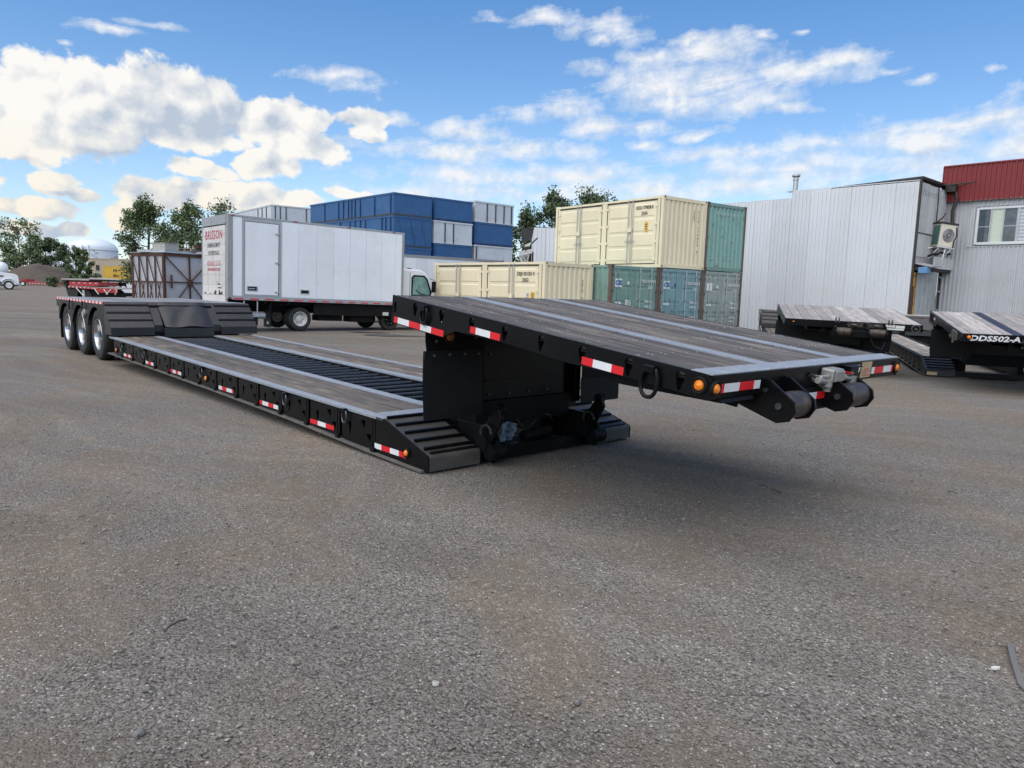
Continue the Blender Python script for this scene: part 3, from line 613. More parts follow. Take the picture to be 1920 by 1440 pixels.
    # centre tubes
    if full:
        me=MB().tube((0,.842,0),(0,1.794,0),.025,n=14).mesh('cross_tube',['tube_paint'],True)
        u=-1.02
        while u>-9.7:
            o=link('cross_tube',me,root); o.location=(u,0,ZT(u)-.060); u-=.262
        m=MB(); 
        for i in range(11):
            x0=-9.9+i*.85; m.hexa([(x0,.85,ZB(x0)+.02),(x0+.85,.85,ZB(x0+.85)+.02),(x0+.85,1.786,ZB(x0+.85)+.02),(x0,1.786,ZB(x0)+.02),(x0,.85,ZB(x0)+.035),(x0+.85,.85,ZB(x0+.85)+.035),(x0+.85,1.786,ZB(x0+.85)+.035),(x0,1.786,ZB(x0)+.035)])
        m.build('belly_plate','under_black',root)
    m=MB(); m.box(-.12,-.03,.575,2.06,.02,.135); m.build('front_cross_beam','black_paint',root)
    m=MB(); m.box(-1.1,-.15,.85,1.79,.05,.075); m.build('pan','under_black',root)
    # ---------------- gooseneck
    du=g('du',0); z0=g('gz',1.466); z1=g('gz1',1.0988); u0=-.5514+du; Lg=math.hypot(3.158,z0-z1); al=math.asin((z0-z1)/Lg)
    MG=Matrix.Translation((u0,0,z0))@Matrix.Rotation(al,4,'Y')
    def G(m,name,mat,**k): return m.build(name,mat,root,M=MG,**k)
    def GM(s,v,w,xd=(1,0,0)): return MG@face_M((s,v,w),xd)
    # side plates with pear shaped holes
    outer=[(0,0),(Lg-.03,0),(Lg,-.012),(Lg+.012,-.141),(2.60,-.139),(2.10,-.154),(1.445,-.14),(.90,-.158),(.80,-.205),(.72,-.236),(.03,-.236),(0,-.215)]
    holes=[teardrop(s,-.070,.033,.085) for s in (.345,.71,1.09,1.47,1.845,2.225,2.61,2.985)]
    slot=[(.035,-.14),(.035,-.06),(.05,-.045),(.065,-.06),(.065,-.14),(.05,-.15)]
    if g('holes',True): plate('gooseneck_side_plate',outer,holes+[slot],.014,'black_paint',root,GM(0,.007,0))
    else: plate('gooseneck_side_plate',outer,[],.014,'black_paint',root,GM(0,.007,0))
    plate('gooseneck_side_plate',outer,[],.014,'black_paint',root,GM(0,W_-.007,0))
    m=MB(); m.box(.02,Lg-.02,.09,.10,-.13,-.03); m.build('inner_web','under_black',root,M=MG)
    # front plate
    fp=g('front','black_paint')
    m=MB(); m.box(Lg-.012,Lg+.006,.014,W_-.014,-.141,-.004); G(m,'front_plate',fp,bevel=.003)
    st=g('strip','galv'); gs=g('gstrips',[(.74,.875),(1.80,1.935)])
    if g('frontstrip',True):
        m=MB(); m.box(Lg-.135,Lg+.006,.002,W_-.002,-.003,.005); G(m,'front_deck_strip',st,bevel=.002)
        send=Lg-.139
    else:
        m=MB(); m.box(Lg-.03,Lg+.006,.002,W_-.002,-.003,.002); G(m,'front_deck_strip',fp); send=Lg-.034
    m=MB(); m.box(0,.03,.0,W_,-.2,-.002); G(m,'rear_plate','black_paint')
    edges=[.016]; secs=[]; last=.016
    for a,b in gs:
        m=MB(); m.box(.034,send,a,b,-.02,.004); G(m,'deck_strip',g('gstripmat',st)); secs.append((last,a-.002)); last=b+.002
    secs.append((last,W_-.016))
    rgp=random.Random(11+int(du*10)); pw=g('pw',.125)
    for a,b in secs:
        n=max(1,round((b-a)/pw)); w=(b-a)/n
        for k in range(n):
            cut=g('cuts',2)
            xs=[.034]+sorted(rgp.uniform(.6,2.6) for _ in range(rgp.randint(0,cut-1)))+[send]
            for p_,q_ in zip(xs[:-1],xs[1:]):
                m=MB(); dz=rgp.uniform(-.003,.002); e=rgp.uniform(.003,.006); m.box(p_+.002,q_-.002,a+k*w+e,a+(k+1)*w-e,-.04,dz); G(m,'plank',g('gplank','plank_goose'))
    m=MB(); m.box(.04,Lg-.02,.02,W_-.02,-.06,-.045); G(m,'deck_underlay','under_black')
    for v0,v1 in ((.74,.82),(1.82,1.90)):
        m=MB(); m.box(.05,Lg-.1,v0,v1,-.26,-.06); G(m,'gooseneck_beam','black_matt')
    for k in range(7):
        m=MB(); m.box(.25+k*.42,.29+k*.42,.05,W_-.05,-.13,-.06); G(m,'gooseneck_cross_member','under_black')
    # kingpin frame
    m=MB(); m.prism([(1.0,-.14),(3.1,-.10),(3.1,-.24),(2.2,-.235),(1.0,-.22)],'y',.46,.475); m.prism([(1.0,-.14),(3.1,-.10),(3.1,-.24),(2.2,-.235),(1.0,-.22)],'y',1.86,1.875)
    m.box(1.0,3.05,.475,1.86,-.225,-.21); m.build_each('kingpin_frame','black_matt',root,M=MG)
    m=MB(); m.box(2.9,Lg+.028,.95,1.60,-.30,-.142); G(m,'centre_plate','black_matt')
    # neck
    uN=du-.25
    m=MB(); m.box(uN-.5,uN,.76,1.86,.52,z0-.22); m.build('neck_box','black_paint',root,bevel=.01)
    m=MB(); m.box(uN,uN+.02,.62,.76,.43,1.08); m.build('neck_rib_and_infill','black_paint',root)
    m=MB(); m.box(uN-.1,uN-.08,1.84,2.12,.36,1.1); m.build('neck_rib_and_infill','black_paint',root)  # dark infill panel added so the see-through gap beside the neck stays dark
    for va,vb in ((.60,.68),(1.98,2.06)):
        m=MB(); m.box(uN-.02,uN+.03,va,vb,.43,1.05); m.box(uN+.028,uN+.036,va,vb,.56,.575); m.build('corner_post','black_paint',root,bevel=.006)
    m=MB(); m.box(uN-.35,uN+.01,.70,1.92,.30,.52); m.build('neck_foot','black_matt',root)
    uf=du-.06
    def flap(v0,v1,zb,zt,u,nm='mud_flap',mat='flap_rubber'):
        m=MB(); n=8; vs=[]
        for k in range(n+1):
            z=zb+(zt-zb)*k/n; bow=.035*math.sin(math.pi*k/n)
            vs+=[(u-.006,v0+.012*math.sin(math.pi*k/n*1.3)-bow*.6,z),(u-.006,v1,z),(u+.006,v1,z),(u+.006,v0-bow*.6,z)]
        fs=[]
        for k in range(n):
            for q in range(4): fs.append((k*4+q,k*4+(q+1)%4,(k+1)*4+(q+1)%4,(k+1)*4+q))
        fs+=[(0,1,2,3),(n*4,n*4+1,n*4+2,n*4+3)]
        m.add(vs,fs); m.build(nm,mat,root)
    flap(-.01,.61,.445,1.02,uf); flap(.025,.62,1.0,z0-.22,uf-.02,'fender_plate','black_matt')
    flap(W_-.62,W_-.04,.42,.68,uf-.1,'mud_flap'); flap(W_-.62,W_-.03,.67,z0-.22,uf-.1,'fender_plate','black_matt')
    # link arms and pins
    if full:
        for v0,s in ((.60,1),(1.93,-1)):
            m=MB(); m.prism([(-.16,.14),(-.12,.10),(.02,.10),(.22,.44),(.18,.52),(.12,.52)],'y',v0,v0+.03); m.build('link_arm','black_paint',root,bevel=.006)
            m=MB(); m.tube((-.02,v0-.03,.20),(-.02,v0+.12,.20),.085,n=18); m.build('pin_boss','black_matt',root,smooth=True)
            m=MB(); m.tube((.08,v0-.02,.13),(.08,v0+.14,.13),.075,n=18); m.build('pin_boss','black_matt',root,smooth=True)
            m=MB(); m.path([(.06+.07*math.cos(t),v0-.035,.30+.07*math.sin(t)) for t in [i*.5 for i in range(8)]],.012,6); m.build('hose','rubber',root,True)
            m=MB(); m.tube((.10,v0+.04,.50),(.10,v0+.10,.50),.05,n=14); m.build('pin_boss','black_matt',root,smooth=True)
            m=MB(); m.prism([(-.45,.02),(.06,.02),(.17,.12),(.1,.24),(-.1,.34),(-.45,.34)],'y',v0+.05,v0+.09); m.build('hook_plate','black_matt',root,bevel=.006)
        # crumpled cover hung in the opening
        m=MB(); n=8; vs=[]; rgc=random.Random(4)
        for i in range(n+1):
            for j in range(n+1):
                a=i/n;b=j/n; vs.append((-.26+rgc.uniform(-.02,.02)+.02*math.sin(a*7),1.0+.16*a+.06*b,.12+.2*b-.05*a*b+rgc.uniform(-.006,.006)))
        m.add(vs,[(i*(n+1)+j,(i+1)*(n+1)+j,(i+1)*(n+1)+j+1,i*(n+1)+j+1) for i in range(n) for j in range(n)])
        m.build('crumpled_cover','rag_blue',root,True)
        m=MB(); m.tube((-.3,1.35,.12),(-.3,1.7,.15),.06,n=12); m.tube((-.35,1.25,.25),(-.3,1.6,.38),.03,n=8); m.build('hydraulic_pump','under_black',root,True)
        m=MB(); m.path([(-.27+.03*math.sin(k*.5),1.15+.03*k,.26+.07*math.cos(k*.42)) for k in range(20)],.011,6); m.build('hose','rubber',root,True)
        m=MB(); m.path([(-.25,1.02+.02*k,.46-.018*k+.0009*k*k) for k in range(14)],.011,6); m.build('hose','rubber',root,True)
    # rollers at the nose of the gooseneck
    for pa,pb in g('rollers',[(.60,.85),(1.39,1.71)]):
        for v in (pa,pb):
            rs=.40 if v!=1.39 else -.03
            m=MB(); m.prism([(Lg-rs-.02,-.16),(Lg-.0,-.15) if rs<0 else (Lg-.08,-.145),(Lg+.02,-.05),(Lg+.045,-.055),(Lg+.21,-.150),(Lg+.228,-.205),(Lg+.195,-.272),(Lg+.12,-.300),(Lg+.03,-.283),(Lg-rs-.02,-.19 if rs>0 else -.24)],'y',v-.008,v+.008); G(m,'roller_plate','black_paint',bevel=.003)
        m=MB(); m.lathe([(.0,pa+.012),(.065,pa+.012),(.080,pa+.02),(.083,(pa+pb)/2),(.080,pb-.02),(.065,pb-.012),(.0,pb-.012)],(Lg+.125,0,-.195),'y',28); G(m,'roller','roller',smooth=True)
        m=MB(); m.tube((Lg+.12,pa-.022,-.195),(Lg+.12,pa-.008,-.195),.022,n=6); m.tube((Lg+.02,pa-.022,-.12),(Lg+.02,pa-.008,-.12),.014,n=8); m.build_each('axle_cap','shackle',root,smooth=True,M=MG)
    # ---------------- rear bogie
    zu=1.132
    uR0,uR1=-14.287,-10.17
    m=MB(); m.box(uR0,uR1,.0,W_,zu-.05,zu-.006); m.build('rear_deck_frame','black_paint',root)
    n=9
    for k in range(n):
        w=(W_-.2)/n; m=MB(); m.box(uR0+.1,uR1-.1,.1+k*w+.004,.1+(k+1)*w-.004,zu-.0055,zu+.004); m.build('plank',g('rplank','plank_sky_grey'),root)
    for a,b in ((0,.09),(W_-.09,W_)):
        m=MB(); m.box(uR0,uR1,a,b,zu-.0055,zu+.006); m.build('edge_rail',st,root)
    m=MB(); m.box(uR1-.095,uR1,.092,W_-.092,zu-.0055,zu+.006); m.build('deck_end_strip',st,root)
    WU=[-13.478,-12.186,-10.881]
    def scallop():
        pts=[(uR0,zu-.052),(uR0,.93),(uR0+.22,.93)]
        for wu in WU:
            for k in range(9):
                t=math.pi*(.86-.72*k/8); pts.append((wu+.66*math.cos(t),.36+.66*math.sin(t)))
        pts=[q for q in pts]; pts.append((uR1+.02,.70)); pts.append((uR1+.06,zu-.052)); return pts
    for a,b in ((.004,.02),(W_-.02,W_-.004)):
        m=MB(); m.prism(scallop(),'y',a,b); m.build('fender_skirt','black_paint',root)
    m=MB(); m.box(uR0+.1,uR1+.1,.75,1.9,.55,zu-.052); m.box(uR1-.1,-9.8,.72,1.92,.2,.6); m.box(uR0,uR1,.62,2.0,zu-.2,zu-.055); m.build_each('bogie_frame','under_black',root)
    for wu in WU:
        m=MB(); m.tube((wu,.1,.49),(wu,W_-.1,.49),.065,n=10); m.build('axle','under_black',root)
        wheel(root,wu,.17,.49,.98,.27,-1,'rim'); wheel(root,wu,.49,.49,.98,.26,1,'rim',simple=True)
        wheel(root,wu,W_-.17,.49,.98,.27,1,'rim',simple=True); wheel(root,wu,W_-.49,.49,.98,.26,-1,'rim',simple=True)
    for v0,v1 in ((.04,.62),(W_-.62,W_-.04)):
        m=MB(); m.box(uR0+.12,uR0+.135,v0,v1,.22,zu-.06); m.build('mud_flap','flap_rubber',root)
        m=MB(); m.box(-12.86,-12.85,v0,v1,.25,zu-.3); m.build('mud_flap','flap_rubber',root)
    # stepped front of the bogie
    def steps(va,vb):
        ok=lambda p:(p[0],p[1])
        m=MB(); m.prism([(uR1,zu),(uR1+.42,.70),(uR1+.44,.68),(uR1+.44,.54),(uR1,.54)],'y',va,vb); m.build('step_panel','step_black',root,bevel=.006)
        m=MB(); m.box(uR1+.441,uR1+.447,va+.005,vb-.005,.535,.675); m.build('diamond_plate_band','diamond_plate',root)
        for k in range(3):
            t=.07+k*.31; u=uR1+.42*t; z=zu-(zu-.70)*t
            m=MB(); m.prism([(u,z-.01),(u+.03,z-.006),(u+.045,z-.03),(u+.045,z-.055),(u+.02,z-.05)],'y',va-.004,vb+.004); m.build('step_lip','black_paint',root)
    steps(.0,.74); steps(1.97,W_+.06)
    for a,b in ((.745,.90),(1.81,1.965)):
        m=MB(); m.prism([(uR1,zu+.004),(uR1+.40,.72),(uR1+.40,.60),(uR1,.60)],'y',a,b); m.build('step_web','step_black',root)
        m=MB(); m.box(uR1+.0,uR1+.40,a,b,.54,.598); m.build('recess','black_matt',root)
    m=MB(); rgc=random.Random(2); NX,NY=8,14; vs=[]
    for i in range(NX+1):
        for j in range(NY+1):
            t=i/NX; q=j/NY
            edge=min(q,1-q)*8; bulge=.03*min(1,edge)
            u=uR1-.02+.52*t+bulge; z=zu+.012-(zu-.68)*t-.0*t+.012*math.sin(q*9+t*3)*min(1,t*2)
            vs.append((u+.006*math.sin(q*17+i),.905+.90*q,z))
    m.add(vs,[(i*(NY+1)+j,(i+1)*(NY+1)+j,(i+1)*(NY+1)+j+1,i*(NY+1)+j+1) for i in range(NX) for j in range(NY)]); m.build('centre_cover','step_black',root,True)
    m=MB(); m.box(uR1+.1,uR1+.505,.905,1.805,.50,.67); m.build('centre_cover_base','step_black',root,bevel=.01)
    m=MB(); m.box(uR1+.506,uR1+.512,.91,1.80,.50,.665); m.build('diamond_plate_band','diamond_plate',root)
    return MG,Lg,GM
ME_TAPES={}
def tape(root,M,L_,h,seq,first):
    me=tape_mesh(L_,h,seq,first); return link('reflective_tape',me,root,M)
main=thing('lowboy_trailer','long black detachable gooseneck lowboy trailer with timber decks and three shiny wheels a side','trailer',(-.6712,5.8721,0),-.8313)
MG,Lg,GM=lowboy(main,{})
def tside(u,z,L_,h,seq,first): tape(main,face_M((u,-.0045,z),(1,0,-.0159)),L_,h,seq,first)
for u,u2,seq,first in ((-8.93,-8.48,[1,1,.7,.5],1),(-7.68,-7.30,[1,1.6,1],1),(-6.48,-6.02,[1,1.2,1,1.2],0),(-4.58,-4.1,[1,1.4,1.6,.5],1),(-3.32,-2.84,[.6,1.2,1.1,.9],0),(-2.07,-1.58,[1,1,1],0)):
    tside(u,ZB(u)+.045,u2-u,.046,seq,first)
tside(-.82,.080,.50,.048,[.8,1,1,.8],1)
for s0,L_,seq,first in ((.05,.71,[.35,1,1,.9,1],0),(1.085,.345,[.6,1.5,1],0),(2.235,.345,[1,1.6,1],0)):
    w=-.228 if s0<.1 else -.136
    tape(main,GM(s0,-.0012,w),L_,.05,seq,first)
# front face: local x across
def fM(v,w,off=.009): 
    x=MG.to_3x3()@Vector((0,1,0)); y=MG.to_3x3()@Vector((0,0,1)); o=MG@Vector((Lg+off,v,w)); return face_M(o,x,y)
tape(main,fM(.085,-.105),.44,.05,[.3,1,1,.45],0)
tape(main,fM(2.14,-.105),.40,.05,[.3,1,.9,.2],1)
tape(main,fM(1.10,-.225,.030),.28,.05,[.3,1,1],0)
round_light(main,fM(.04,-.075),.032); round_light(main,fM(2.595,-.075),.032)
round_light(main,GM(Lg-.06,-.001,-.07),.034)
for u,z in ((-.31,.128),):
    round_light(main,face_M((u,-.002,z),(1,0,0)),.030)
round_light(main,face_M((-5.02,-.003,.27),(1,0,0)),.036); round_light(main,face_M((-9.37,-.003,.31),(1,0,0)),.036)
round_light(main,face_M((-.02,.21,1.14),(0,1,0)),.045,'amber_dull')
for u,z in ((-8.99,.42),(-7.72,.41),(-5.16,.375),(-2.63,.335),(-1.34,.34)): ring(main,face_M((u,-.004,z),(1,0,0)),.042,.060,.009,'shackle')
ring(main,GM(.50,0.0,-.05),.045,.066,.013); ring(main,GM(2.79,0,-.058),.060,.090,.0125)
# rear edge tape runs the length of the upper deck
tape(main,face_M((-14.287,-.0035,1.083),(1,0,0)),4.10,.045,[1]*31,0)
me_=MB()
m=MB(); m.tube((-11.7,-.03,.86),(-11.7,.06,.86),.085,n=20); m.build('round_reservoir','alu',main,True)
m=MB(); m.box(-12.86,-12.80,.0,.10,.60,.92); m.build('slack_bracket','roller',main)
for u in (-12.85,-11.7):
    m=MB(); m.path([(u,-.02,1.1),(u+.02,-.035,1.0),(u-.01,-.03,.9)],.014,6); m.build('chain_hook','under_black',main,True)
m=MB(); m.tube((-.0,.155,1.14),(-.0,.155,1.14+.001),.01); 
# couplings on the front face
def FB(name,mat,v0,v1,w0,w1,d0,d1,bev=.004):
    m=MB(); m.box(Lg+d0,Lg+d1,v0,v1,w0,w1); return m.build(name,mat,main,M=MG,bevel=bev)
FB('electrical_box','cast_alu',1.30,1.46,-.105,-.015,.008,.10,.012)
FB('electrical_box_lid','cast_alu',1.315,1.445,-.095,-.025,.102,.112,.004)
for v in (1.22,1.59):
    m=MB(); m.tube((Lg+.008,v,-.085),(Lg+.07,v,-.085),.026,n=12); m.tube((Lg+.06,v-.05,-.085),(Lg+.06,v+.10,-.105),.022,.018,n=12)
    m.tube((Lg+.06,v+.10,-.08),(Lg+.06,v+.10,-.135),.034,n=16); m.tube((Lg+.045,v-.02,-.07),(Lg+.075,v+.06,-.06),.012,n=8)
    m.build('gladhand','cast_alu',main,True,MG)
m=MB(); m.box(Lg+.03,Lg+.09,1.57,1.62,-.062,-.050); m.build('gladhand_tag','red_lens',main,M=MG)
m=MB(); m.box(Lg+.008,Lg+.06,1.31,1.43,-.150,-.12); m.lathe([(.0,.05),(.028,.05),(.03,.0)],(Lg+.04,1.37,-.175),'z',12); m.build('valve_body','cast_alu',main,True,MG)
FB('socket_box','black_paint',1.63,1.76,-.075,-.02,.008,.07,.003); FB('socket_lid','black_matt',1.61,1.78,-.020,-.013,.006,.085,.002)
plate('oval_tag',circle(0,0,.030,14,1.1),[],.003,'paper',main,fM(1.90,-.055))
FB('registration_plate','paper_old',1.955,2.125,-.125,-.010,.007,.011,.0)
m=MB()
for k,(a,b) in enumerate(((1.99,2.10),(1.985,2.06),(1.99,2.12),(2.0,2.09))): m.box(Lg+.0112,Lg+.0122,a,b,-.112+k*.016,-.107+k*.016)
m.build('plate_print','text_red',main,M=MG)
m=MB(); m.path([(Lg+.012,1.15,-.05),(Lg+.04,1.18,-.07),(Lg+.06,1.22,-.085)],.010,6); m.path([(Lg+.02,1.50,-.10),(Lg+.06,1.53,-.15),(Lg+.05,1.46,-.17)],.009,6); m.build('air_hose','rubber',main,True,MG)
# nose ledge below the front plate
m=MB(); m.prism([(2.35,-.142),(Lg+.02,-.142),(Lg+.03,-.16),(2.5,-.215),(2.35,-.215)],'y',.10,.45); m.build('side_gusset','black_matt',main,M=MG)

bolt=MB().tube((0,0,0),(0.012,0,0),.013,n=6).mesh('bolt',['dusty_steel'])
for y,z in [(.08,.98),(.24,.985),(.40,.985),(.55,.985),(.10,1.10),(.52,1.12),(.66,.60),(.66,.80),(.66,.98),(.85,.58),(1.1,.58),(1.35,.58),(1.6,.58),(.85,.95),(1.6,.95)]:
    o=link('bolt',bolt,main); o.location=(-.052 if y<.6 else -.218 if y<.7 else -.249,y,z)
for y,z0,z1 in ((.78,.55,1.1),(1.84,.55,1.1)):
    m=MB(); m.path([(-.247,y+random.uniform(-.002,.002),z0+(z1-z0)*k/16) for k in range(17)],.006,5); m.build('weld_bead','black_matt',main,True)
m=MB(); m.box(-.247,-.236,.80,1.82,.70,.715); m.build('stiffener','black_paint',main)

m=MB(); rgs=random.Random(21)
for k in range(8):
    for j in range(22):
        v=.06+j*.12+rgs.uniform(-.012,.012)
        if min(abs(v-.81),abs(v-1.87))<.09: continue
        for e in (-.012,.012):
            if rgs.random()<.25: continue
            s=.14+k*.415+e+rgs.uniform(-.006,.006); m.prism([(s+.0055*math.cos(a*1.047),v+.0055*math.sin(a*1.047)) for a in range(6)],'z',-.002,.0035)
o=m.build('deck_screws','galv_bar',main,M=MG); tag(o,kind='stuff')
# second trailer
GRP='parked lowboy trailers by the building'
t2=thing('lowboy_trailer','older black lowboy trailer with pale plank gooseneck and upright brackets, before the white wall','trailer',(6.469,18.006,0),-1.862,GRP,roll=-.0188)
MG,Lg,GM=lowboy(t2,dict(plank='plank_dark',gplank='plank_light',rplank='plank_dark',gstrips=[],frontstrip=False,pw=.19,cuts=1,gz=1.4387,gz1=1.152,strip='black_matt',holes=False,full=False,rollers=[(1.0,1.30),(1.62,1.95)],rampmat='step_black'))
def fM2(MG,v,w,off=.009): 
    x=MG.to_3x3()@Vector((0,1,0)); y=MG.to_3x3()@Vector((0,0,1)); o=MG@Vector((Lg+off,v,w)); return face_M(o,x,y)
for v in (.99,1.05,1.99,2.05):
    m=MB(); m.prism([(Lg-.05,-.03),(Lg+.03,-.03),(Lg+.035,.05),(Lg+.01,.085),(Lg-.03,.05)],'y',v,v+.022); m.build('upright_bracket','dusty_steel',t2,M=MG)
plate('coupling_plate',[(.0,-.04),(.62,-.04),(.66,0),(.62,.045),(0,.045),(-.04,0)],[circle(.1,0,.028,12),circle(.31,0,.04,14),circle(.53,0,.028,12)],.012,'roller',t2,fM2(MG,1.25,-.06,.012))
for v in (1.35,1.78):
    m=MB(); m.tube((Lg+.01,v,-.05),(Lg+.07,v,-.05),.03,n=12); m.tube((Lg+.06,v-.05,-.05),(Lg+.06,v+.04,-.06),.02,n=8); m.build('gladhand','shackle',t2,True,MG)
for a,b,c_,d_ in ((1.97,2.14,-.075,-.02),(2.15,2.32,-.085,-.03),(1.97,2.31,-.125,-.09)):
    m=MB(); m.box(Lg+.007,Lg+.011,a-.02,b-.02,c_,d_); m.build('worn_sticker','paper',t2,M=MG)
m=MB(); m.lathe([(.085,0),(.085,.04),(.07,.045),(.06,.03)],(0,0,0),'z',20); m.tube((0,0,.01),(0,0,.04),.03,n=10); m.build('round_socket','dusty_steel',t2,True,fM2(MG,2.50-.0,-.075))
for c_ in (-.05,-.10):
    m=MB(); m.box(Lg+.007,Lg+.010,2.605-.0,2.62,c_-.02,c_+.015); 
m=MB(); m.box(Lg+.04,Lg+.16,.95,2.0,-.30,-.16); m.build('winch_housing','black_matt',t2,M=MG,bevel=.01)
m=MB(); m.box(Lg+.007,Lg+.011,.16,.20,-.06,-.045); m.build('amber_reflector','amber',t2,M=MG)
m=MB(); m.path([(Lg-.1,1.7,-.3),(Lg-.15,1.8,-.5),(Lg-.1,1.95,-.55),(Lg-.12,2.0,-.4)],.015,6); m.build('air_hose','rubber',t2,True,MG)
# third trailer
t3=thing('lowboy_trailer','black lowboy trailer lettered DDS502-A on its plank gooseneck, farthest right','trailer',(8.863,15.563,0),-1.923,GRP)
MG,Lg,GM=lowboy(t3,dict(plank='plank_brown',gplank='plank_light',rplank='plank_light',gstrips=[(.77,.93),(1.74,1.90)],gstripmat='step_black',frontstrip=False,pw=.135,cuts=1,gz=1.394,gz1=1.041,du=.40,strip='black_matt',holes=False,full=False,rollers=[(.9,1.25),(1.5,1.85)],rampmat='step_black'))
text('DDS502-A',.125,'text_white',fM2(MG,.50,-.075,.009),t3,sx=1.35,bold=.004,shear=.15)
round_light(t3,fM2(MG,.11,-.055,.007),.034)
m=MB(); m.prism([(Lg-.62,-.02),(Lg-.3,-.02),(Lg-.28,-.17),(Lg-.45,-.19),(Lg-.62,-.1)],'y',-.05,-.004); m.tube((Lg-.5,-.07,-.12),(Lg-.42,-.07,-.12),.035,n=10); m.tube((Lg-.35,-.06,-.05),(Lg-.33,-.06,-.22),.022,n=8); m.build('ratchet_winch','dusty_steel',t3,True,MG)
link('reflective_tape',tape_mesh(.22,.045,[1,1],0),t3,GM(.45,-.002,-.12))
for k in range(2):
    m=MB(); m.box(.12+k*.2,.26+k*.2,-.012,-.001,-.17,-.04); m.build('side_pocket','black_matt',t3,M=MG)
m=MB(); m.box(-.004,.003,.03,.22,.035,.10); m.build('yellowed_nose_wear','paper_old',t3)
# ------------------------------------------------------------------ box truck
tk=thing('box_truck','white box truck with a red lettered roll-up rear door','truck',(-9.0452,23.0134,0),.7028,pitch=.0187)
Z0,BL,BW,BH=1.08,6.41,2.5,2.62
def T(name,mat,x0,x1,y0,y1,z0,z1,par=tk,bev=0,label=None):
    m=MB(); m.box(x0,x1,y0,y1,z0,z1); return m.build(name,mat,par,bevel=bev,label=label)
T('box_core','truck_white',.04,BL-.02,.012,BW-.012,Z0+.02,Z0+BH-.03)
seams=[.27,.0]
xs=[.16,.36]; door=(.47,1.72)
edges_=[1.74,2.33,2.97,3.60,4.22,4.84,5.46,6.05,BL-.10]
for a,b in [(.165,.455)]+list(zip(edges_[:-1],edges_[1:])):
    T('side_wall_panel','truck_white',a+.004,b-.004,.0,.011,Z0+.10,Z0+BH-.07)
T('corner_post','grey_trim',0,.155,-.012,.15,Z0-.02,Z0+BH,bev=.01); T('corner_post','grey_trim',0,.12,BW-.15,BW+.012,Z0-.02,Z0+BH,bev=.01)
T('corner_post','grey_trim',BL-.09,BL,-.012,.1,Z0-.02,Z0+BH-.01,bev=.02); 
T('roof_rail','alu',.155,BL-.09,-.010,.05,Z0+BH-.065,Z0+BH-.004,bev=.008); T('bottom_rail','alu',.155,BL-.09,-.012,.03,Z0-.03,Z0+.095)
T('bottom_rail','alu',.155,BL-.09,BW-.03,BW+.012,Z0-.03,Z0+.095); T('roof_panel','alu',.0,BL,.0,BW,Z0+BH-.028,Z0+BH-.001)
# side door
for a,b,c_,d_ in ((.455,.53,Z0+.1,Z0+BH-.09),(1.66,1.74,Z0+.1,Z0+BH-.09),(.53,1.66,Z0+BH-.17,Z0+BH-.09),(.53,1.66,Z0+.1,Z0+.135)): T('door_frame','alu',a,b,-.016,.012,c_,d_)
dr=T('side_door','truck_white',.545,1.635,-.014,.01,Z0+.15,Z0+BH-.185,bev=.006)
T('door_seal','cream_seal',.532,.545,-.012,.010,Z0+.137,Z0+BH-.172,dr); T('door_seal','cream_seal',1.636,1.646,-.012,.010,Z0+.137,Z0+BH-.172,dr); T('door_seal','cream_seal',.546,1.635,-.012,.010,Z0+BH-.183,Z0+BH-.172,dr)
for z in (1.33,2.27,3.2): T('hinge','alu',1.52,1.70,-.034,-.016,z-.02,z+.03,dr,.004)
hd=T('door_latch','alu',.60,.95,-.028,-.014,Z0+.26,Z0+.42,dr,.01)
m=MB(); m.box(.64,.91,-.034,-.029,Z0+.285,Z0+.395); m.build('latch_recess','under_black',hd) if False else m.build('latch_recess','under_black',dr)
m=MB(); m.box(.66,.86,-.045,-.036,Z0+.32,Z0+.35); m.build('latch_lever','alu',dr)
T('fuel_door','alu',2.40,2.72,-.02,.0,Z0+.24,Z0+.38,bev=.01); T('fuel_recess','under_black',2.43,2.69,-.024,-.021,Z0+.265,Z0+.355)
x=.02; 
for k in range(13):
    xx=.06+.497*k; w=.30 if k<6 else .27
    T('red_reflector','tape_red',xx+.14,xx+.14+w,-.016,-.0125,Z0-.012,Z0+.025)
round_light(tk,face_M((.06,-.014,Z0+.0),(1,0,0)),.03,'red_lens')
for k,x in enumerate((.1,2.15,4.1,5.9)): T('roof_marker','red_lens',x,x+.12,-.022,-.011,Z0+BH-.045,Z0+BH-.015)
# rear roll door
rd=T('rear_door','rear_white',-.004,.03,.19,BW-.17,Z0+.10,Z0+BH-.30)
for k in range(7):
    z=Z0+.10+k*.317; T('door_slat','rear_white',-.016,-.0045,.192,BW-.172,z+.004,z+.312,rd)
T('rear_header','grey_trim',-.02,.05,.15,BW-.15,Z0+BH-.30,Z0+BH-.004,bev=.006); T('rear_sill','rear_white',-.03,.05,.15,BW-.15,Z0-.16,Z0+.09)
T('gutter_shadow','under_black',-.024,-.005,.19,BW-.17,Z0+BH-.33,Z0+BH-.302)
RM=lambda y,z:face_M((-.0175,y,z),(0,-1,0))
yc=BW/2
text('BRISSON',.40,'text_red',RM(yc,Z0+2.0),tk,sx=.98,bold=.006,sp=1.12)
text('DÉMÉNAGEMENT',.20,'text_black',RM(yc,Z0+1.68),tk,sx=.74,bold=.002,shear=.1,sp=1.1); text('ENTREPOSAGE',.19,'text_black',RM(yc,Z0+1.43),tk,sx=.78,bold=.002,shear=.1,sp=1.1)
text('450.601.5115',.25,'text_red',RM(yc,Z0+1.09),tk,sx=.88,bold=.0,sp=1.08); text('WWW.BRISSON.COM',.13,'text_red',RM(yc,Z0+.90),tk,sx=.95,bold=.002)
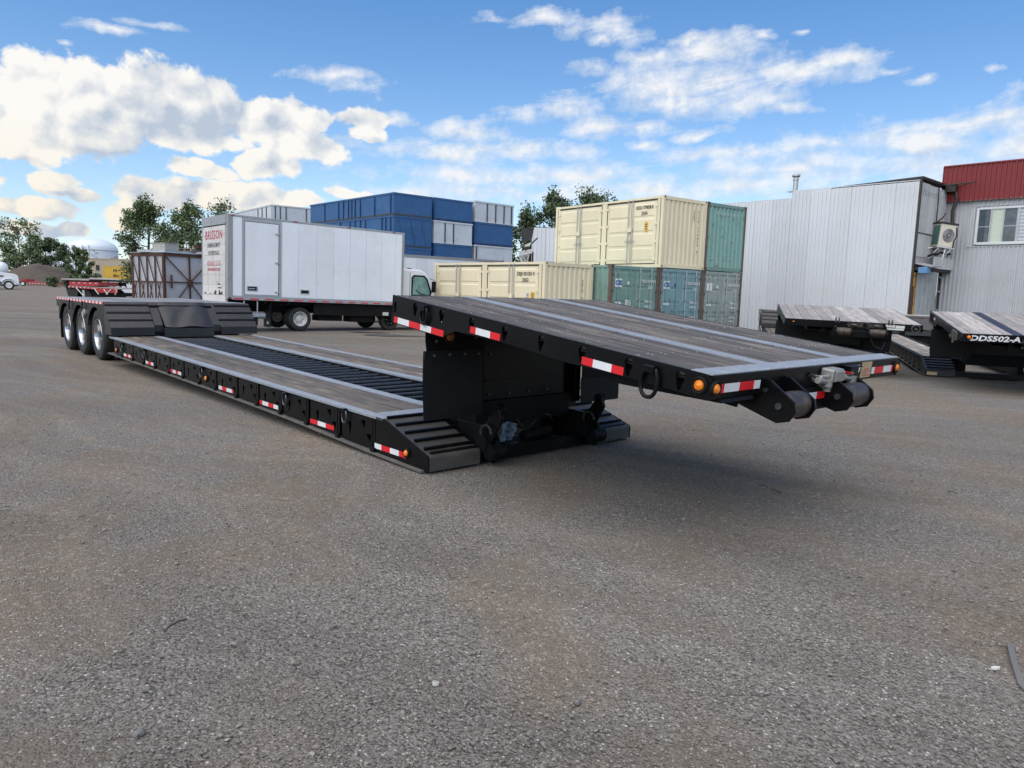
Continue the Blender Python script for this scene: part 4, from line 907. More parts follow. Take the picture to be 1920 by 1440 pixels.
for a,b,c_,d_,mt in ((.45,.48,.28,.42,'text_black'),(.55,.85,.30,.34,'text_black'),(.62,.9,.42,.46,'text_black')): T('worn_print',mt,-.0185,-.0165,a,b,Z0+c_,Z0+d_)
plate('worn_sticker_outline',[(0,0),(.34,0),(.34,.45),(0,.45)],[[(.02,.02),(.32,.02),(.32,.43),(.02,.43)]],.003,'grey_trim',tk,RM(1.05,Z0+.5))
rgp=random.Random(8)
for k in range(9):
    y0=.3+rgp.random()*1.7; hh=rgp.uniform(.03,.14); ww=rgp.uniform(.06,.22); T('rust_patch','rust_frame',-.0175,-.0165,y0,y0+ww,Z0+.11,Z0+.11+hh)
T('rear_bumper','grey_trim',-.06,.02,.2,BW-.2,Z0-.30,Z0-.17)
# chassis
T('chassis_rail','under_black',.3,BL+1.2,.72,.82,.66,.90); T('chassis_rail','under_black',.3,BL+1.2,1.7,1.8,.66,.90)
T('subframe','under_black',.1,BL-.1,.35,BW-.35,.90,Z0-.032); T('side_skirt_beam','under_black',2.95,BL-.3,.10,.16,.62,Z0-.035)
for x in (1.2,2.0,3.0,4.0,5.0,6.0): T('cross_bearer','under_black',x,x+.07,.03,BW-.03,.96,Z0-.031)
T('mud_flap','flap_rubber',1.40,1.42,.03,.62,.18,.98); T('mud_flap','flap_rubber',1.40,1.42,BW-.62,BW-.05,.18,.98)
T('logo_triangle','rim_white',1.392,1.399,.2,.32,.28,.36)
m=MB(); m.path([(.52,.0,1.02),(.52,.0,.52),(.95,.0,.52),(.95,.0,1.02)],.022,8); m.path([(.95,.0,.52),(.95,.4,.52)],.022,8); m.build('step_bracket','alu',tk,True)
T('toolbox','machine_dark',.70,1.0,.35,.40,.30,.62); T('small_flap','flap_rubber',.74,.98,.02,.04,.24,.50)
m=MB(); m.tube((.55,.3,.55),(1.3,.3,.55),.11,n=12); m.build('silencer','alu',tk,True)
T('side_box','under_black',3.2,4.1,.28,.8,.42,.62); T('number_sign','rim_white',5.62,5.86,.09,.098,.66,.78)
T('tank_step','under_black',4.4,5.3,.25,.8,.40,.60)
for x in (2.50,):
    wheel(tk,x,.30,.47,.80,.24,-1,'rim_white',dish=.07,nb=6); wheel(tk,x,.58,.47,.80,.24,1,'rim_white',simple=True); wheel(tk,x,BW-.30,.47,.80,.24,1,'rim_white',simple=True)
wheel(tk,6.05,.40,.50,.78,.24,-1,'under_black',dish=.03,nb=6); wheel(tk,6.05,BW-.36,.50,.78,.24,1,'rim_white',simple=True)
# cab-over cab
cab=MB(); pr=[(6.48,.72),(6.48,2.32),(6.58,2.42),(7.35,2.42),(7.62,2.30),(7.95,1.55),(8.02,1.20),(8.02,.72)]
cab.prism(pr,'y',.28,BW-.28); cb=cab.build('cab','cab_white',tk,bevel=.06,smooth=True)
plate('side_window',[(6.98,1.46),(6.98,2.08),(7.05,2.16),(7.48,2.16),(7.60,2.04),(7.78,1.60),(7.76,1.46)],[],.012,'glass_teal',cb,face_M((0,.277,0),(1,0,0)))
plate('window_seal',[(6.93,1.41),(6.93,2.11),(7.03,2.21),(7.50,2.21),(7.65,2.07),(7.84,1.60),(7.81,1.41)],[[(6.99,1.47),(6.99,2.07),(7.06,2.15),(7.47,2.15),(7.59,2.03),(7.77,1.60),(7.75,1.47)]],.02,'under_black',cb,face_M((0,.274,0),(1,0,0)))
m=MB(); m.prism([(7.70,1.64),(7.99,1.50),(7.62,2.30)],'y',.5,BW-.5); m=MB(); m.hexa([(7.66,.42,2.22),(7.66,BW-.42,2.22),(7.98,BW-.42,1.50),(7.98,.42,1.50),(7.69,.42,2.23),(7.69,BW-.42,2.23),(8.01,BW-.42,1.51),(8.01,.42,1.51)]); m.build('windshield','glass_teal',cb)
m=MB(); m.path([(7.12,.262,1.66),(7.3,.258,1.52),(7.55,.262,1.50)],.012,6); m.build('wiper_arm','under_black',cb,True)
m=MB(); m.path([(7.75,.26,2.1),(7.85,.12,2.05),(7.85,.12,1.6)],.014,6); m.box(7.82,7.90,.06,.24,1.58,2.0); m.build('mirror','under_black',cb,True)
T('roof_lamp','red_lens',6.9,6.98,.5,.56,2.415,2.47,cb); T('roof_lamp','red_lens',7.1,7.18,.7,.76,2.415,2.47,cb)
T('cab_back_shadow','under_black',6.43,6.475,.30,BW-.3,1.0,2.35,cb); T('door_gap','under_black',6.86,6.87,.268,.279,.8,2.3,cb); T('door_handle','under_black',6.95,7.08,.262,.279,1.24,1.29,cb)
T('cab_step','under_black',6.6,7.9,.30,.7,.42,.72,cb)
# second box van behind
v2=thing('box_truck','plain white box truck half hidden behind the red-lettered one, below the stacked bins','truck',(-6.3,32.25,0),.6889)
m=MB(); m.box(0,7.35,.0,2.4,1.0,3.06); m.build('box_body','truck_white',v2)
for k in range(13): 
    m=MB(); m.box(.05+k*.56,.05+k*.56+.548,-.012,-.001,1.05,2.98); m.build('side_wall_panel','truck_white',v2)
m=MB(); m.box(0,7.36,-.03,.03,2.99,3.10); m.build('roof_rail','grey_trim',v2)
m=MB(); m.box(7.27,7.38,-.03,2.43,1.0,3.13); m.build('corner_post','grey_trim',v2)
m=MB(); m.box(0,7.36,-.02,2.42,.85,1.0); m.build('bottom_rail','alu',v2)
for x in (1.8,6.9):
    wheel(v2,x,.25,.42,.84,.25,-1,'rim_white',dish=.05,simple=True); wheel(v2,x,2.15,.42,.84,.25,1,'rim_white',simple=True)
m=MB(); m.box(.5,8.3,.8,1.6,.55,.85); m.build('chassis_rail','under_black',v2)
m=MB(); m.prism([(7.45,.55),(7.45,2.25),(8.5,2.25),(8.9,1.4),(8.9,.55)],'y',.2,2.2); m.build('cab','cab_white',v2,bevel=.05)
# ------------------------------------------------------------------ shipping containers
def corr(m,p0,d,n,L_,z0,z1,pitch,depth,mi=0,thick=.0):
    """trapezoid corrugated sheet from p0 along unit d (2D), outward normal n; outer face recessed by depth"""
    N=max(1,round(L_/pitch)); w=L_/N; pts=[]
    for k in range(N):
        a=k*w
        for q,o in ((0,0),(.36,0),(.5,-depth),(.86,-depth)): pts.append((a+q*w,o))
    pts.append((L_,0))
    vs=[]
    for s,o in pts:
        for z in (z0,z1): vs.append((p0[0]+d[0]*s+n[0]*o,p0[1]+d[1]*s+n[1]*o,z))
    m.add(vs,[(2*i,2*i+2,2*i+3,2*i+1) for i in range(len(pts)-1)],mi)
CL,CW,CH=6.058,2.438,2.591
def container(name,label,ori,mat,post,kind,group,z=0,frame=None,x2=None):
    """local x: away along the length; end face (x=0) looks to -x; y from 0 (left side) to -CW"""
    c=thing(name,label,'container',(ori[0],ori[1],z),ori[2],group)
    frame=frame or mat
    B=lambda nm,mt,*a,par=c,bev=0: (lambda m:m.build(nm,mt,par,bevel=bev))(MB().box(*a))
    for x in (0,CL-.12):
        for y in (-.12,-CW): B('corner_post',post,x,x+.12,y,y+.12,.1,CH-.1)
    for x in (0,CL-.17):
        for y in (-.15,-CW):
            for zz in (0,CH-.118):
                m=MB(); m.box(x-.003,x+.173,y-.003,y+.153,zz,zz+.118); fi=m.build('corner_casting',post,c)
                m=MB()
                xf=-.005 if x==0 else CL+.005
                m.tube((x+.03 if x==0 else CL-.03,y+.075,zz+.06),(xf,y+.075,zz+.06),.034,n=8); m.build('casting_hole','under_black',fi)
    for y0,y1 in ((-.06,0),(-CW,-CW+.06)):
        B('side_rail',frame,.172,CL-.172,y0,y1,.0,.12); B('side_rail',frame,.172,CL-.172,y0,y1,CH-.10,CH-.02)
    for x0,x1 in ((0,.06),(CL-.06,CL)):
        B('end_rail',frame,x0,x1,-CW+.152,-.152,.0,.14); B('end_rail',frame,x0,x1,-CW+.152,-.152,CH-.14,CH-.02)
    m=MB(); corr(m,(.06,-.02),(1,0),(0,0),.1,.1,.2,.2,.0) if False else None
    m=MB(); N=26
    vs=[];w=(CL-.12)/N
    for k in range(N):
        for q,o in ((0,0),(.4,0),(.5,-.02),(.9,-.02)):
            for y in (-CW+.05,-.05): vs.append((.06+(k+q)*w,y,CH-.022+o))
    m.add(vs,[(2*i,2*i+2,2*i+3,2*i+1) for i in range(len(vs)//2-1)]); m.build('roof',mat,c)
    B('floor_pan','under_black',.1,CL-.1,-CW+.08,-.08,.1,.15)
    m=MB(); corr(m,(.12,-CW+.012),(1,0),(0,-1),CL-.24,.12,CH-.1,.278,.036); m.build('side_wall',mat,c)
    m=MB(); corr(m,(CL-.03,-CW+.12),(0,1),(1,0),CW-.24,.14,CH-.14,.25,.04); m.build('end_wall',mat,c)
    B('inner_liner',mat,.10,CL-.1,-CW+.06,-.10,.15,CH-.06)
    # near end
    if kind!='doors':
        m=MB(); corr(m,(.012,-CW+.12),(0,1),(-1,0),CW-.24,.14,CH-.14,.25,.04); m.build('end_wall',mat,c)
    else:
        for k in range(2):
            y1=-.125-k*1.095; y0=y1-1.088
            d=MB(); d.box(.018,.05,y0,y1,.15,CH-.15); dd=d.build('end_door',mat,c)
            for j in range(4):
                zz=.30+j*.53; mm=MB(); mm.hexa([(.004,y0+.13,zz+.42),(.004,y1-.13,zz+.42),(.004,y1-.13,zz),(.004,y0+.13,zz),(.0175,y0+.10,zz+.46),(.0175,y1-.10,zz+.46),(.0175,y1-.10,zz-.03),(.0175,y0+.10,zz-.03)]); mm.build('pressed_panel',mat,dd)
            for q in (.27,.80):
                yy=y0+(y1-y0)*q; mm=MB(); mm.tube((-.035,yy,.10),(-.035,yy,CH-.07),.017,n=8); mm.build('locking_bar','galv_bar' if k+q>1.2 else mat,dd,True)
                mm=MB(); [mm.box(-.05,.017,yy-.04,yy+.04,zz,zz+.06) for zz in (.16,.7,1.4,CH-.30)]; mm.box(-.06,-.04,yy-.02,yy+.28,1.02,1.05); mm.build_each('bar_keeper',mat,dd)
            mm=MB(); yh=y1 if k==0 else y0
            for zz in (.35,1.0,1.65,2.2): mm.box(.0,.03,yh-.05,yh+.05,zz,zz+.09)
            mm.build_each('hinge',post,dd)
        B('door_gap','under_black',.02,.03,-1.221,-1.213,.15,CH-.15)
    # left side: two pairs of doors, or corrugated
    if kind=='sidedoors':
        for a,b in ((.17,.30),(2.93,3.20),(5.80,5.90)):
            m=MB(); m.box(a,b,-.05,-.008,.12,CH-.1); m.build('side_pillar',mat,c)
        for x0 in (.33,3.26):
            for k in range(2):
                xa=x0+k*1.29; xb=xa+1.27
                m=MB(); m.box(xa,xb,-.05,-.022,.16,CH-.17); dd=m.build('side_door',mat,c)
                for j in range(4):
                    zz=.26+j*.54; mm=MB(); mm.hexa([(xa+.16,-.004,zz+.42),(xb-.16,-.004,zz+.42),(xb-.16,-.004,zz+.03),(xa+.16,-.004,zz+.03),(xa+.10,-.0225,zz+.47),(xb-.10,-.0225,zz+.47),(xb-.10,-.0225,zz),(xa+.10,-.0225,zz)]); mm.build('pressed_panel',mat,dd)
                xb_=xb-.10 if k==0 else xa+.10
                mm=MB(); mm.tube((xb_,.03,.10),(xb_,.03,CH-.06),.017,n=8); mm.build('locking_bar','galv_bar',dd,True)
                mm=MB(); mm.box(xb_-.16,xb_+.16,.035,.05,.98,1.0); mm.box(xb_-.02,xb_+.02,.03,.05,.90,1.08); mm.build('bar_handle','galv_bar',dd)
                xh=xa if k==0 else xb
                mm=MB(); [mm.box(xh-.06,xh+.06,-.02,.012,zz,zz+.09) for zz in (.25,.9,1.55,2.2)]; mm.build_each('hinge',mat,dd)
            B('lock_box',mat,x0+1.19,x0+1.37,-.01,.06,1.33,1.47)
            for a in (x0-.035,x0+2.565): B('door_seal','cream_seal',a,a+.028,-.05,-.018,.13,CH-.14)
            B('door_seal','cream_seal',x0+1.271,x0+1.289,-.05,-.024,.16,CH-.17)
            B('door_seal','cream_seal',x0,x0+2.56,-.05,-.018,CH-.165,CH-.14); B('door_seal','cream_seal',x0,x0+2.56,-.05,-.018,.13,.158)
    else:
        m=MB(); corr(m,(.12,-.012),(1,0),(0,1),CL-.24,.12,CH-.1,.278,.036); m.build('side_wall',mat,c)
    return c
cy1,cy2=(5.2937,26.9443,2.212),(.9869,24.3853,2.3276)
ax=lambda o,a,b:(o[0]+a*math.cos(o[2])-b*math.sin(o[2]),o[1]+a*math.sin(o[2])+b*math.cos(o[2]),o[2])
GC='shipping containers stacked beside the white building'
LM=lambda x,z:face_M((x,.012,z),(-1,0,0))       # on the left long side
EM=lambda y,z:face_M((-.022,y,z),(0,-1,0))      # on the near end
lowc=container('shipping_container','low cream container with double side doors, standing on the ground nearest the camera','',  '' ,'','',None) if False else container('shipping_container','cream container on the ground in front, double side doors, marked ZXJU 021351 0',cy2,'cream','cream','sidedoors',GC)
text('ZXJU 021351 0',.17,'text_black',LM(.92,2.17),lowc,sx=.8,bold=.002); text('22G3',.17,'text_black',LM(.92,1.96),lowc,sx=.8,bold=.002)
def vtext(s,h,y,z,par,mat='text_black',size=.11):
    for k,ch in enumerate(s):
        if ch!=' ': text(ch,size,mat,EM(y,z-k*h),par,bold=.002)
vtext('ZXJU 021351 0',.115,-1.87,1.98,lowc)
def sticker(par,M,w,h,mat,dark='text_black'):
    m=MB(); m.box(-w/2,w/2,-h/2,h/2,0,.004); o=m.build('sticker',mat,par,M=M)
    m=MB(); 
    for k in range(3): m.box(-w*.32,w*.32,-h*.3+k*h*.24,-h*.3+k*h*.24+h*.11,.004,.006)
    m.build('sticker_print',dark,o)
sticker(lowc,LM(.55,1.43),.16,.26,'yellow_label'); sticker(lowc,LM(.80,1.43),.12,.24,'paper')
upc=container('shipping_container','upper cream container with double side doors, topmost of the stack, marked CICU 779838 8',cy1,'cream','cream','sidedoors',GC,z=CH+.012)
text('CICU 779838 8',.17,'text_black',LM(.92,2.20),upc,sx=.8,bold=.002); text('22G4',.17,'text_black',LM(.92,1.99),upc,sx=.8,bold=.002)
vtext('CICU 779838 8',.125,-1.95,2.15,upc); vtext('22G4',.11,-1.70,2.15,upc)
sticker(upc,LM(.80,1.50),.14,.34,'yellow_label')
upg=container('shipping_container','weathered green container with patched end wall, on top beside the upper cream one',ax(cy1,0,-2.46),'green_old','rusty_post','plain',GC,z=CH+.012,frame='green_a')
m=MB(); m.box(-.001,.0,0,1,0,1)
for (a,b,c_,d_,mt) in ((-1.25,-.75,1.35,1.85,'green_a'),(-1.62,-1.3,1.35,1.85,'green_a'),(-1.1,-.55,.78,1.2,'bin_blue_dark')):
    pass
vtext('',.1,0,0,upg); 
for k,ch in enumerate('CXDU183'): text(ch,.14,'text_white',EM(-.62-k*.20,2.20),upg,bold=.002)
gA=container('shipping_container','sea-green container with end doors and blue logo sticker, left one of the lower row',ax(cy1,0,2.478),'green_a','rusty_post','doors',GC)
gB=container('shipping_container','blue-green container with end doors and blue logo sticker, middle of the lower row',ax(cy1,0,0),'green_b','rusty_post','doors',GC)
gC=container('shipping_container','pale grey-green container with a blank white sticker, right one of the lower row',ax(cy1,0,-2.46),'green_c','rusty_post','doors',GC)
for g_,num,lg in ((gA,'159870',1),(gB,'136823',1),(gC,'142010',0)):
    m=MB(); m.box(-.17,.17,-.15,.15,0,.004); s_=m.build('logo_sticker','text_white',g_,M=EM(-.37,1.97))
    if lg:
        text('CIS',.22,'logo_blue',EM(-.37,1.97)@Matrix.Translation((0,0,.007)),g_,sx=1.0,bold=.012)
    plate('oval_mark',circle(0,0,.07,12,.8),[],.003,'text_white' if num!='136823' else 'logo_blue',g_,EM(-.85,1.98))
    text('CXLU '+num+' 0',.13,'text_white',EM(-1.88,2.06),g_,sx=.85,bold=.004); text('22G1',.13,'text_white',EM(-2.0,1.85),g_,sx=.85,bold=.004)
    for k in range(4):
        zz=(1.34,1.16,.78,.62)[k]; text(('30480 KGS','67200 LBS','2230 KGS','4920 LBS')[k],.10,'text_white',EM(-1.9,zz),g_,sx=.9,bold=.003)
    plate('oval_plate',[(-.12,-.05),(.12,-.05),(.15,0),(.12,.05),(-.12,.05),(-.15,0)],[],.003,'text_white',g_,EM(-.38,1.27))
    if num=='159870': sticker(g_,EM(-.86,1.27),.26,.24,'text_white','green_a')
for k,ch in enumerate('159870'): text(ch,.18,'text_white',LM(1.95-k*.21,2.10),gA,bold=.006)
text('1',.18,'text_white',LM(1.95,1.88),gA,bold=.006); sticker(gA,LM(1.35,1.50),.18,.24,'yellow_label'); sticker(gA,LM(1.80,1.52),.14,.24,'green_c','text_white')
# ------------------------------------------------------------------ roll-off bins
def bin_(label,o,yaw,L_,Wd,H_,z,mat,ribs_end,ribs_side,mt2='bin_edge',slant=False,group='open metal bins stacked behind the trucks'):
    """local x along end face (towards right), y: away"""
    b=thing('metal_bin',label,'bin',(o[0],o[1],z),yaw,group)
    m=MB(); m.box(0,Wd,0,.05,.04,H_-.06); m.box(0,Wd,L_-.05,L_,.04,H_-.06); m.build_each('end_wall',mat,b)
    m=MB(); m.box(0,.05,.05,L_-.05,.04,H_-.06); m.box(Wd-.05,Wd,.05,L_-.05,.04,H_-.06); m.build_each('side_wall',mat,b)
    m=MB(); m.box(.02,Wd-.02,.02,L_-.02,.0,.06); m.build('bin_floor',mt2,b)
    m=MB(); 
    for a in ((-.03,Wd+.03,-.03,.06),(-.03,Wd+.03,L_-.06,L_+.03),(-.03,.06,.06,L_-.06),(Wd-.06,Wd+.03,.06,L_-.06)): m.box(*a,H_-.09,H_)
    m.build('top_rim',mat if mat!='bin_white' else 'bin_white',b)
    m=MB()
    for a in ((-.02,Wd+.02,-.02,.0),(-.02,.0,.0,L_)): m.box(*a,.0,.10)
    m.build('bottom_rail',mt2 if mat=='bin_blue' else mat,b)
    for k in ribs_end:
        x=Wd*k; m=MB()
        if slant: m.hexa([(x-.22,-.05,.05),(x-.16,-.05,.05),(x-.16,0,.05),(x-.22,0,.05),(x+.16,-.05,H_-.08),(x+.22,-.05,H_-.08),(x+.22,0,H_-.08),(x+.16,0,H_-.08)][::1]) if False else m.hexa([(x+.16,-.05,.05),(x+.22,-.05,.05),(x+.22,0,.05),(x+.16,0,.05),(x-.22,-.05,H_-.09),(x-.16,-.05,H_-.09),(x-.16,0,H_-.09),(x-.22,0,H_-.09)])
        else: m.box(x-.03,x+.03,-.05,.0,.04,H_-.09)
        m.build('rib',mt2 if mat=='bin_white' else mat,b)
    for k in ribs_side:
        y=L_*k; m=MB(); m.box(-.05,.0,y-.03,y+.03,.04,H_-.09); m.build('rib',mt2 if mat=='bin_white' else 'bin_blue_dark',b)
    return b
ob=(-6.581,39.7045); by=.7251; ct,st_=math.cos(by),math.sin(by)
offb=lambda x,y:(ob[0]+x*ct-y*st_,ob[1]+x*st_+y*ct)
hs=[(5.475,1.19),(3.83,1.64),(2.5,1.33),(1.25,1.25),(0,1.25)]
nm=['top','second','third','fourth','bottom']
for (z,h),n_ in zip(hs,nm):
    bin_('long blue metal bin, %s of the left stack'%n_,offb(0,0),by,9.8,2.45,h-.01,z,'bin_blue',[.5,.8,.2] if n_=='second' else [],[.03,.2,.36,.42,.46,.5,.56,.62,.8] if n_=='top' else [.03,.08,.12,.3,.36,.42,.48,.6],slant=(n_=='second'))
hm=[(5.46,1.24,'bin_blue','blue'),(4.18,1.27,'bin_white','white'),(2.9,1.27,'bin_blue','blue'),(1.45,1.44,'bin_white','white'),(0,1.44,'bin_blue','blue')]
for (z,h,mt,cn),n_ in zip(hm,nm):
    bin_('%s metal bin, %s of the middle stack'%(cn,n_),offb(2.72,.15),by,7,2.72,h-.01,z,mt,[.03] if cn=='blue' else [.28,.50],[.1,.4,.7],mt2='bin_blue_dark' if cn=='blue' else 'bin_edge')
hr=[(5.62,1.22,'bin_white','white'),(4.30,1.31,'bin_blue','blue'),(2.95,1.34,'bin_white','white'),(1.45,1.49,'bin_blue','blue'),(0,1.44,'bin_white','white')]
for (z,h,mt,cn),n_ in zip(hr,nm):
    bin_('%s metal bin, %s of the right stack'%(cn,n_),offb(5.72,.25),by,7,3.0,h-.01,z,mt,[.04] if cn=='blue' else [.3,.52,.74,.94] if n_=='top' else [.05],[.05,.1,.4],mt2='bin_blue_dark' if cn=='blue' else 'bin_edge')
ow=(-16.9,51.0)
for k in range(5):
    bin_('grey-white ribbed bin, %s of the far left stack'%nm[k],ow,by-.08,9,2.9,1.33,5.72-k*1.35+0 if k<4 else .33,'bin_white',[.1,.22,.36,.86],[.1,.2,.3],group='open metal bins stacked behind the trucks') if k<4 else None
bin_('grey-white ribbed bin, bottom of the far left stack',ow,by-.08,9,2.9,1.6,.05,'bin_white',[.1,.3,.5,.9],[.2,.5])
# ------------------------------------------------------------------ buildings on the right
WH=thing('warehouse','white corrugated warehouse wall rising behind the containers and parked trailers','building',(17.1,31.8,0),math.atan2(-.738,.675))
def Bx(par,nm,mt,*a,bev=0,label=None):
    m=MB(); m.box(*a); return m.build(nm,mt,par,bevel=bev,label=label)
def sheet(par,nm,mt,p0,d,n,L_,z0,z1,pitch=.2,depth=.05,zt=None):
    """ribbed cladding sheet: narrow raised ribs"""
    m=MB(); N=max(1,round(L_/pitch)); w=L_/N; pts=[]
    for k in range(N):
        a=k*w
        for q,o in ((0,0),(.5,0),(.58,depth),(.86,depth),(.94,0)): pts.append((a+q*w,o))
    pts.append((L_,0)); vs=[]
    for s,o in pts:
        zz=z1 if zt is None else z1+(zt-z1)*s/L_
        vs+=[(p0[0]+d[0]*s+n[0]*o,p0[1]+d[1]*s+n[1]*o,z0),(p0[0]+d[0]*s+n[0]*o,p0[1]+d[1]*s+n[1]*o,zz)]
    m.add(vs,[(2*i,2*i+2,2*i+3,2*i+1) for i in range(len(pts)-1)])
    return m.build(nm,mt,par)
Bx(WH,'core_wall','siding',-14,-.03,.03,.3,0,6.3)
x=-13.3; rgw=random.Random(3)
while x<-.02:
    w=.95; b=min(x+w,0); top=6.42+(x+13.3)*.0 if x+.4<-5.94 else 6.75+(-.02 if x>-4.02 else .02)
    sheet(WH,'cladding_sheet','siding',(x+.003,-.001-.004*rgw.random()),(1,0),(0,-1),b-x-.006,.0,top); x+=w
m=MB(); m.box(-14,0,.0,.04,6.44,6.47) if False else m.box(-6.0,.0,-.01,.28,6.765,6.80); m.box(-13.3,-5.98,-.01,.28,6.425,6.45); m.build('parapet_cap','siding',WH)
m=MB(); m.box(-.0,.075,-.05,.04,0,6.80); m.build('corner_trim','dark_trim',WH)
m=MB(); m.hexa([(-4.2,.3,6.80),(.08,.02,6.84),(.08,3.4,6.86),(-4.2,3.4,6.80),(-4.2,.3,6.83),(.08,.02,6.94),(.08,3.4,6.95),(-4.2,3.4,6.83)]); m.box(-13.3,-4.2,.3,3.4,6.44,6.47); m.build('roof_edge','dark_trim',WH)
Bx(WH,'roof','dark_trim',-13.3,0,.3,12,6.2,6.42)
for (y,w,z0,z1) in ((.05,1.1,4.62,6.72),(1.16,1.1,4.62,6.70),(2.27,1.17,4.66,6.68),(.05,1.1,3.6,4.6),(1.16,1.1,3.62,4.6),(2.27,1.17,3.3,4.6)):
    sheet(WH,'old_cladding_sheet','siding_old',(.0,y),(0,1),(1,0),w,z0,z1,.17,.025)
Bx(WH,'sheet_lap','dark_trim',.0,.035,.05,3.4,4.59,4.625)
Bx(WH,'side_core','siding_old',-.2,-.01,.04,3.5,3.1,6.68)
# roof clutter between the two buildings
m=MB(); m.tube((.3,3.1,6.8),(1.3,2.8,6.95),.03,n=6); m.tube((.1,2.6,6.85),(.9,3.3,7.0),.025,n=6); m.box(.05,.45,2.9,3.3,6.6,6.95); m.build('roof_bracket','dark_trim',WH)
m=MB(); m.path([(.35,3.2,6.8),(.5,3.1,6.3),(.35,3.2,5.8),(.4,3.15,5.1)],.075,8); m.path([(.12,1.9,6.7),(.14,1.9,5.9),(.12,1.95,5.1)],.03,6); m.build_each('downpipe','dark_trim',WH,smooth=True)
# awning and doorway
m=MB(); m.hexa([(.0,.05,3.28),(.75,.1,3.12),(.75,1.2,3.15),(.0,1.2,3.30),(.0,.05,3.36),(.75,.1,3.18),(.75,1.2,3.21),(.0,1.2,3.38)]); m.build('bent_awning','grey_trim',WH)
sheet(WH,'canopy_sheet','siding_old',(.5,.9),(.0,1),(1,0),2.6,3.12,3.62,.17,.03)
Bx(WH,'canopy_beam','dark_trim',.02,.45,.1,3.4,3.0,3.12); Bx(WH,'blue_box','blue_paint',.25,.60,-.05,.42,2.86,3.12,bev=.02)
m=MB(); m.path([(.45,.4,3.6),(.5,.8,3.72),(.5,1.2,3.70),(.5,1.8,3.85),(.5,2.3,3.78),(.5,2.9,3.83)],.05,6); m.build('hose_bundle','under_black',WH,True)
m=MB(); N=18; vs=[]
for k in range(N+1):
    a=k/N; y=.35+2.35*a; x_=.10+.55*math.sin(math.pi*a)*.6+ (.02 if k%2 else 0); vs+=[(x_,y,.75),(x_,y,2.98-.10*abs(a-.4))]
m.add(vs,[(2*i,2*i+2,2*i+3,2*i+1) for i in range(N)]); m.build('tin_door','tin_door',WH)
Bx(WH,'yellow_jamb','yellow_door',.02,.10,.06,.32,.9,2.9); Bx(WH,'rust_jamb','rust_frame',.0,.14,-.02,.055,.0,2.3)
Bx(WH,'dark_recess','under_black',-.6,-.2,.1,3.4,.0,3.1); Bx(WH,'door_threshold','concrete_block',.0,.7,.1,3.3,.0,.80)
for z in (1.25,2.1,2.75): Bx(WH,'ladder_rung','grey_trim',.1,.14,2.95,3.4,z,z+.10)
m=MB(); m.tube((.02,2.85,.75),(.05,2.80,2.95),.04,n=6); m.tube((.05,3.42,.0),(.05,3.42,3.1),.04,n=6); m.build('side_pole','dark_trim',WH)
# chimney
m=MB(); m.lathe([(.125,0),(.125,1.35),(.15,1.35),(.15,1.42),(.125,1.42),(.125,1.50),(.21,1.56),(.21,1.62),(.16,1.66),(.0,1.68)],(-7.12,3.0,6.42),'z',18)
ch=m.build('chimney_pipe','galv_bar',WH,True)
# red roofed building
RB=thing('office_building','grey corrugated office building with deep red metal fascia and sliding window','building',(17.1+3.47*.738,31.8+3.47*.675,0),math.atan2(-.738,.675))
Bx(RB,'core_wall','siding_grey',.02,12,.03,.4,0,6.2)
for k in range(6):
    x=.0+k*1.0
    if x<1.0 or x>=4.6: sheet(RB,'cladding_sheet','siding_grey',(x+.002,0),(1,0),(0,-1),.996,.0,6.25,.18)
for x in (1.0,2.0,3.0,4.0): sheet(RB,'cladding_sheet','siding_grey',(x+.002,-.004),(1,0),(0,-1),.996 if x<4 else .6,.0,4.16,.18)
sheet(RB,'cladding_sheet','siding_grey',(1.002,0),(1,0),(0,-1),3.6,5.92,6.25,.18); sheet(RB,'cladding_sheet','siding_grey',(1.002,.0),(1,0),(0,-1),.22,4.17,5.91,.18)
Bx(RB,'ledge_flashing','siding_old',.95,5.2,-.045,-.002,4.155,4.185); Bx(RB,'corner_post_trim','siding_old',-.06,.02,-.04,.1,0,6.3)
sheet(RB,'red_fascia','red_roof',(-.18,-.22),(1,0),(0,-1),12,6.18,7.74,.19,.035)
Bx(RB,'fascia_soffit','siding_old',-.18,12,-.22,.4,6.19,6.215); Bx(RB,'fascia_cap','red_roof',-.2,12,-.28,.6,7.74,7.80); Bx(RB,'fascia_end','red_roof',-.21,-.18,-.26,4,6.18,7.74)
Bx(RB,'roof','dark_trim',-.1,12,.6,9,7.5,7.7)
wn=thing('x','','') if False else None
m=MB()
for a in ((1.25,1.36,4.26,5.86),(1.36,5.6,4.24,4.36),(1.36,5.6,5.78,5.88)): m.box(a[0],a[1],-.07,.03,a[2],a[3])
wf=m.build('window','siding',RB,bevel=.01)
def pane(a,b,mt,y=-.02): 
    m=MB(); m.box(a,b,y,y+.012,4.362,5.778); return m.build('pane',mt,wf)
pane(1.365,1.62,'glass_dark'); pane(1.62,1.80,'glass_grey'); pane(1.86,2.30,'curtain'); pane(2.34,2.80,'glass_grey'); pane(2.9,3.6,'blind'); pane(3.66,4.5,'glass_grey'); pane(4.55,5.55,'blind')
for a in (1.80,2.30,2.80,3.6,4.5):
    m=MB(); m.box(a,a+(.06 if a!=2.30 else .04),-.05,.0,4.36,5.78) if a!=2.80 else m.box(a,a+.10,-.05,.0,4.36,5.78); m.build('mullion','alu',wf)
for k in range(9):
    for a,b in ((2.9,3.6),(4.55,5.55)):
        m=MB(); m.box(a,b,-.026,-.0205,4.42+k*.15,4.50+k*.15); m.build('blind_slat','bin_white',wf)
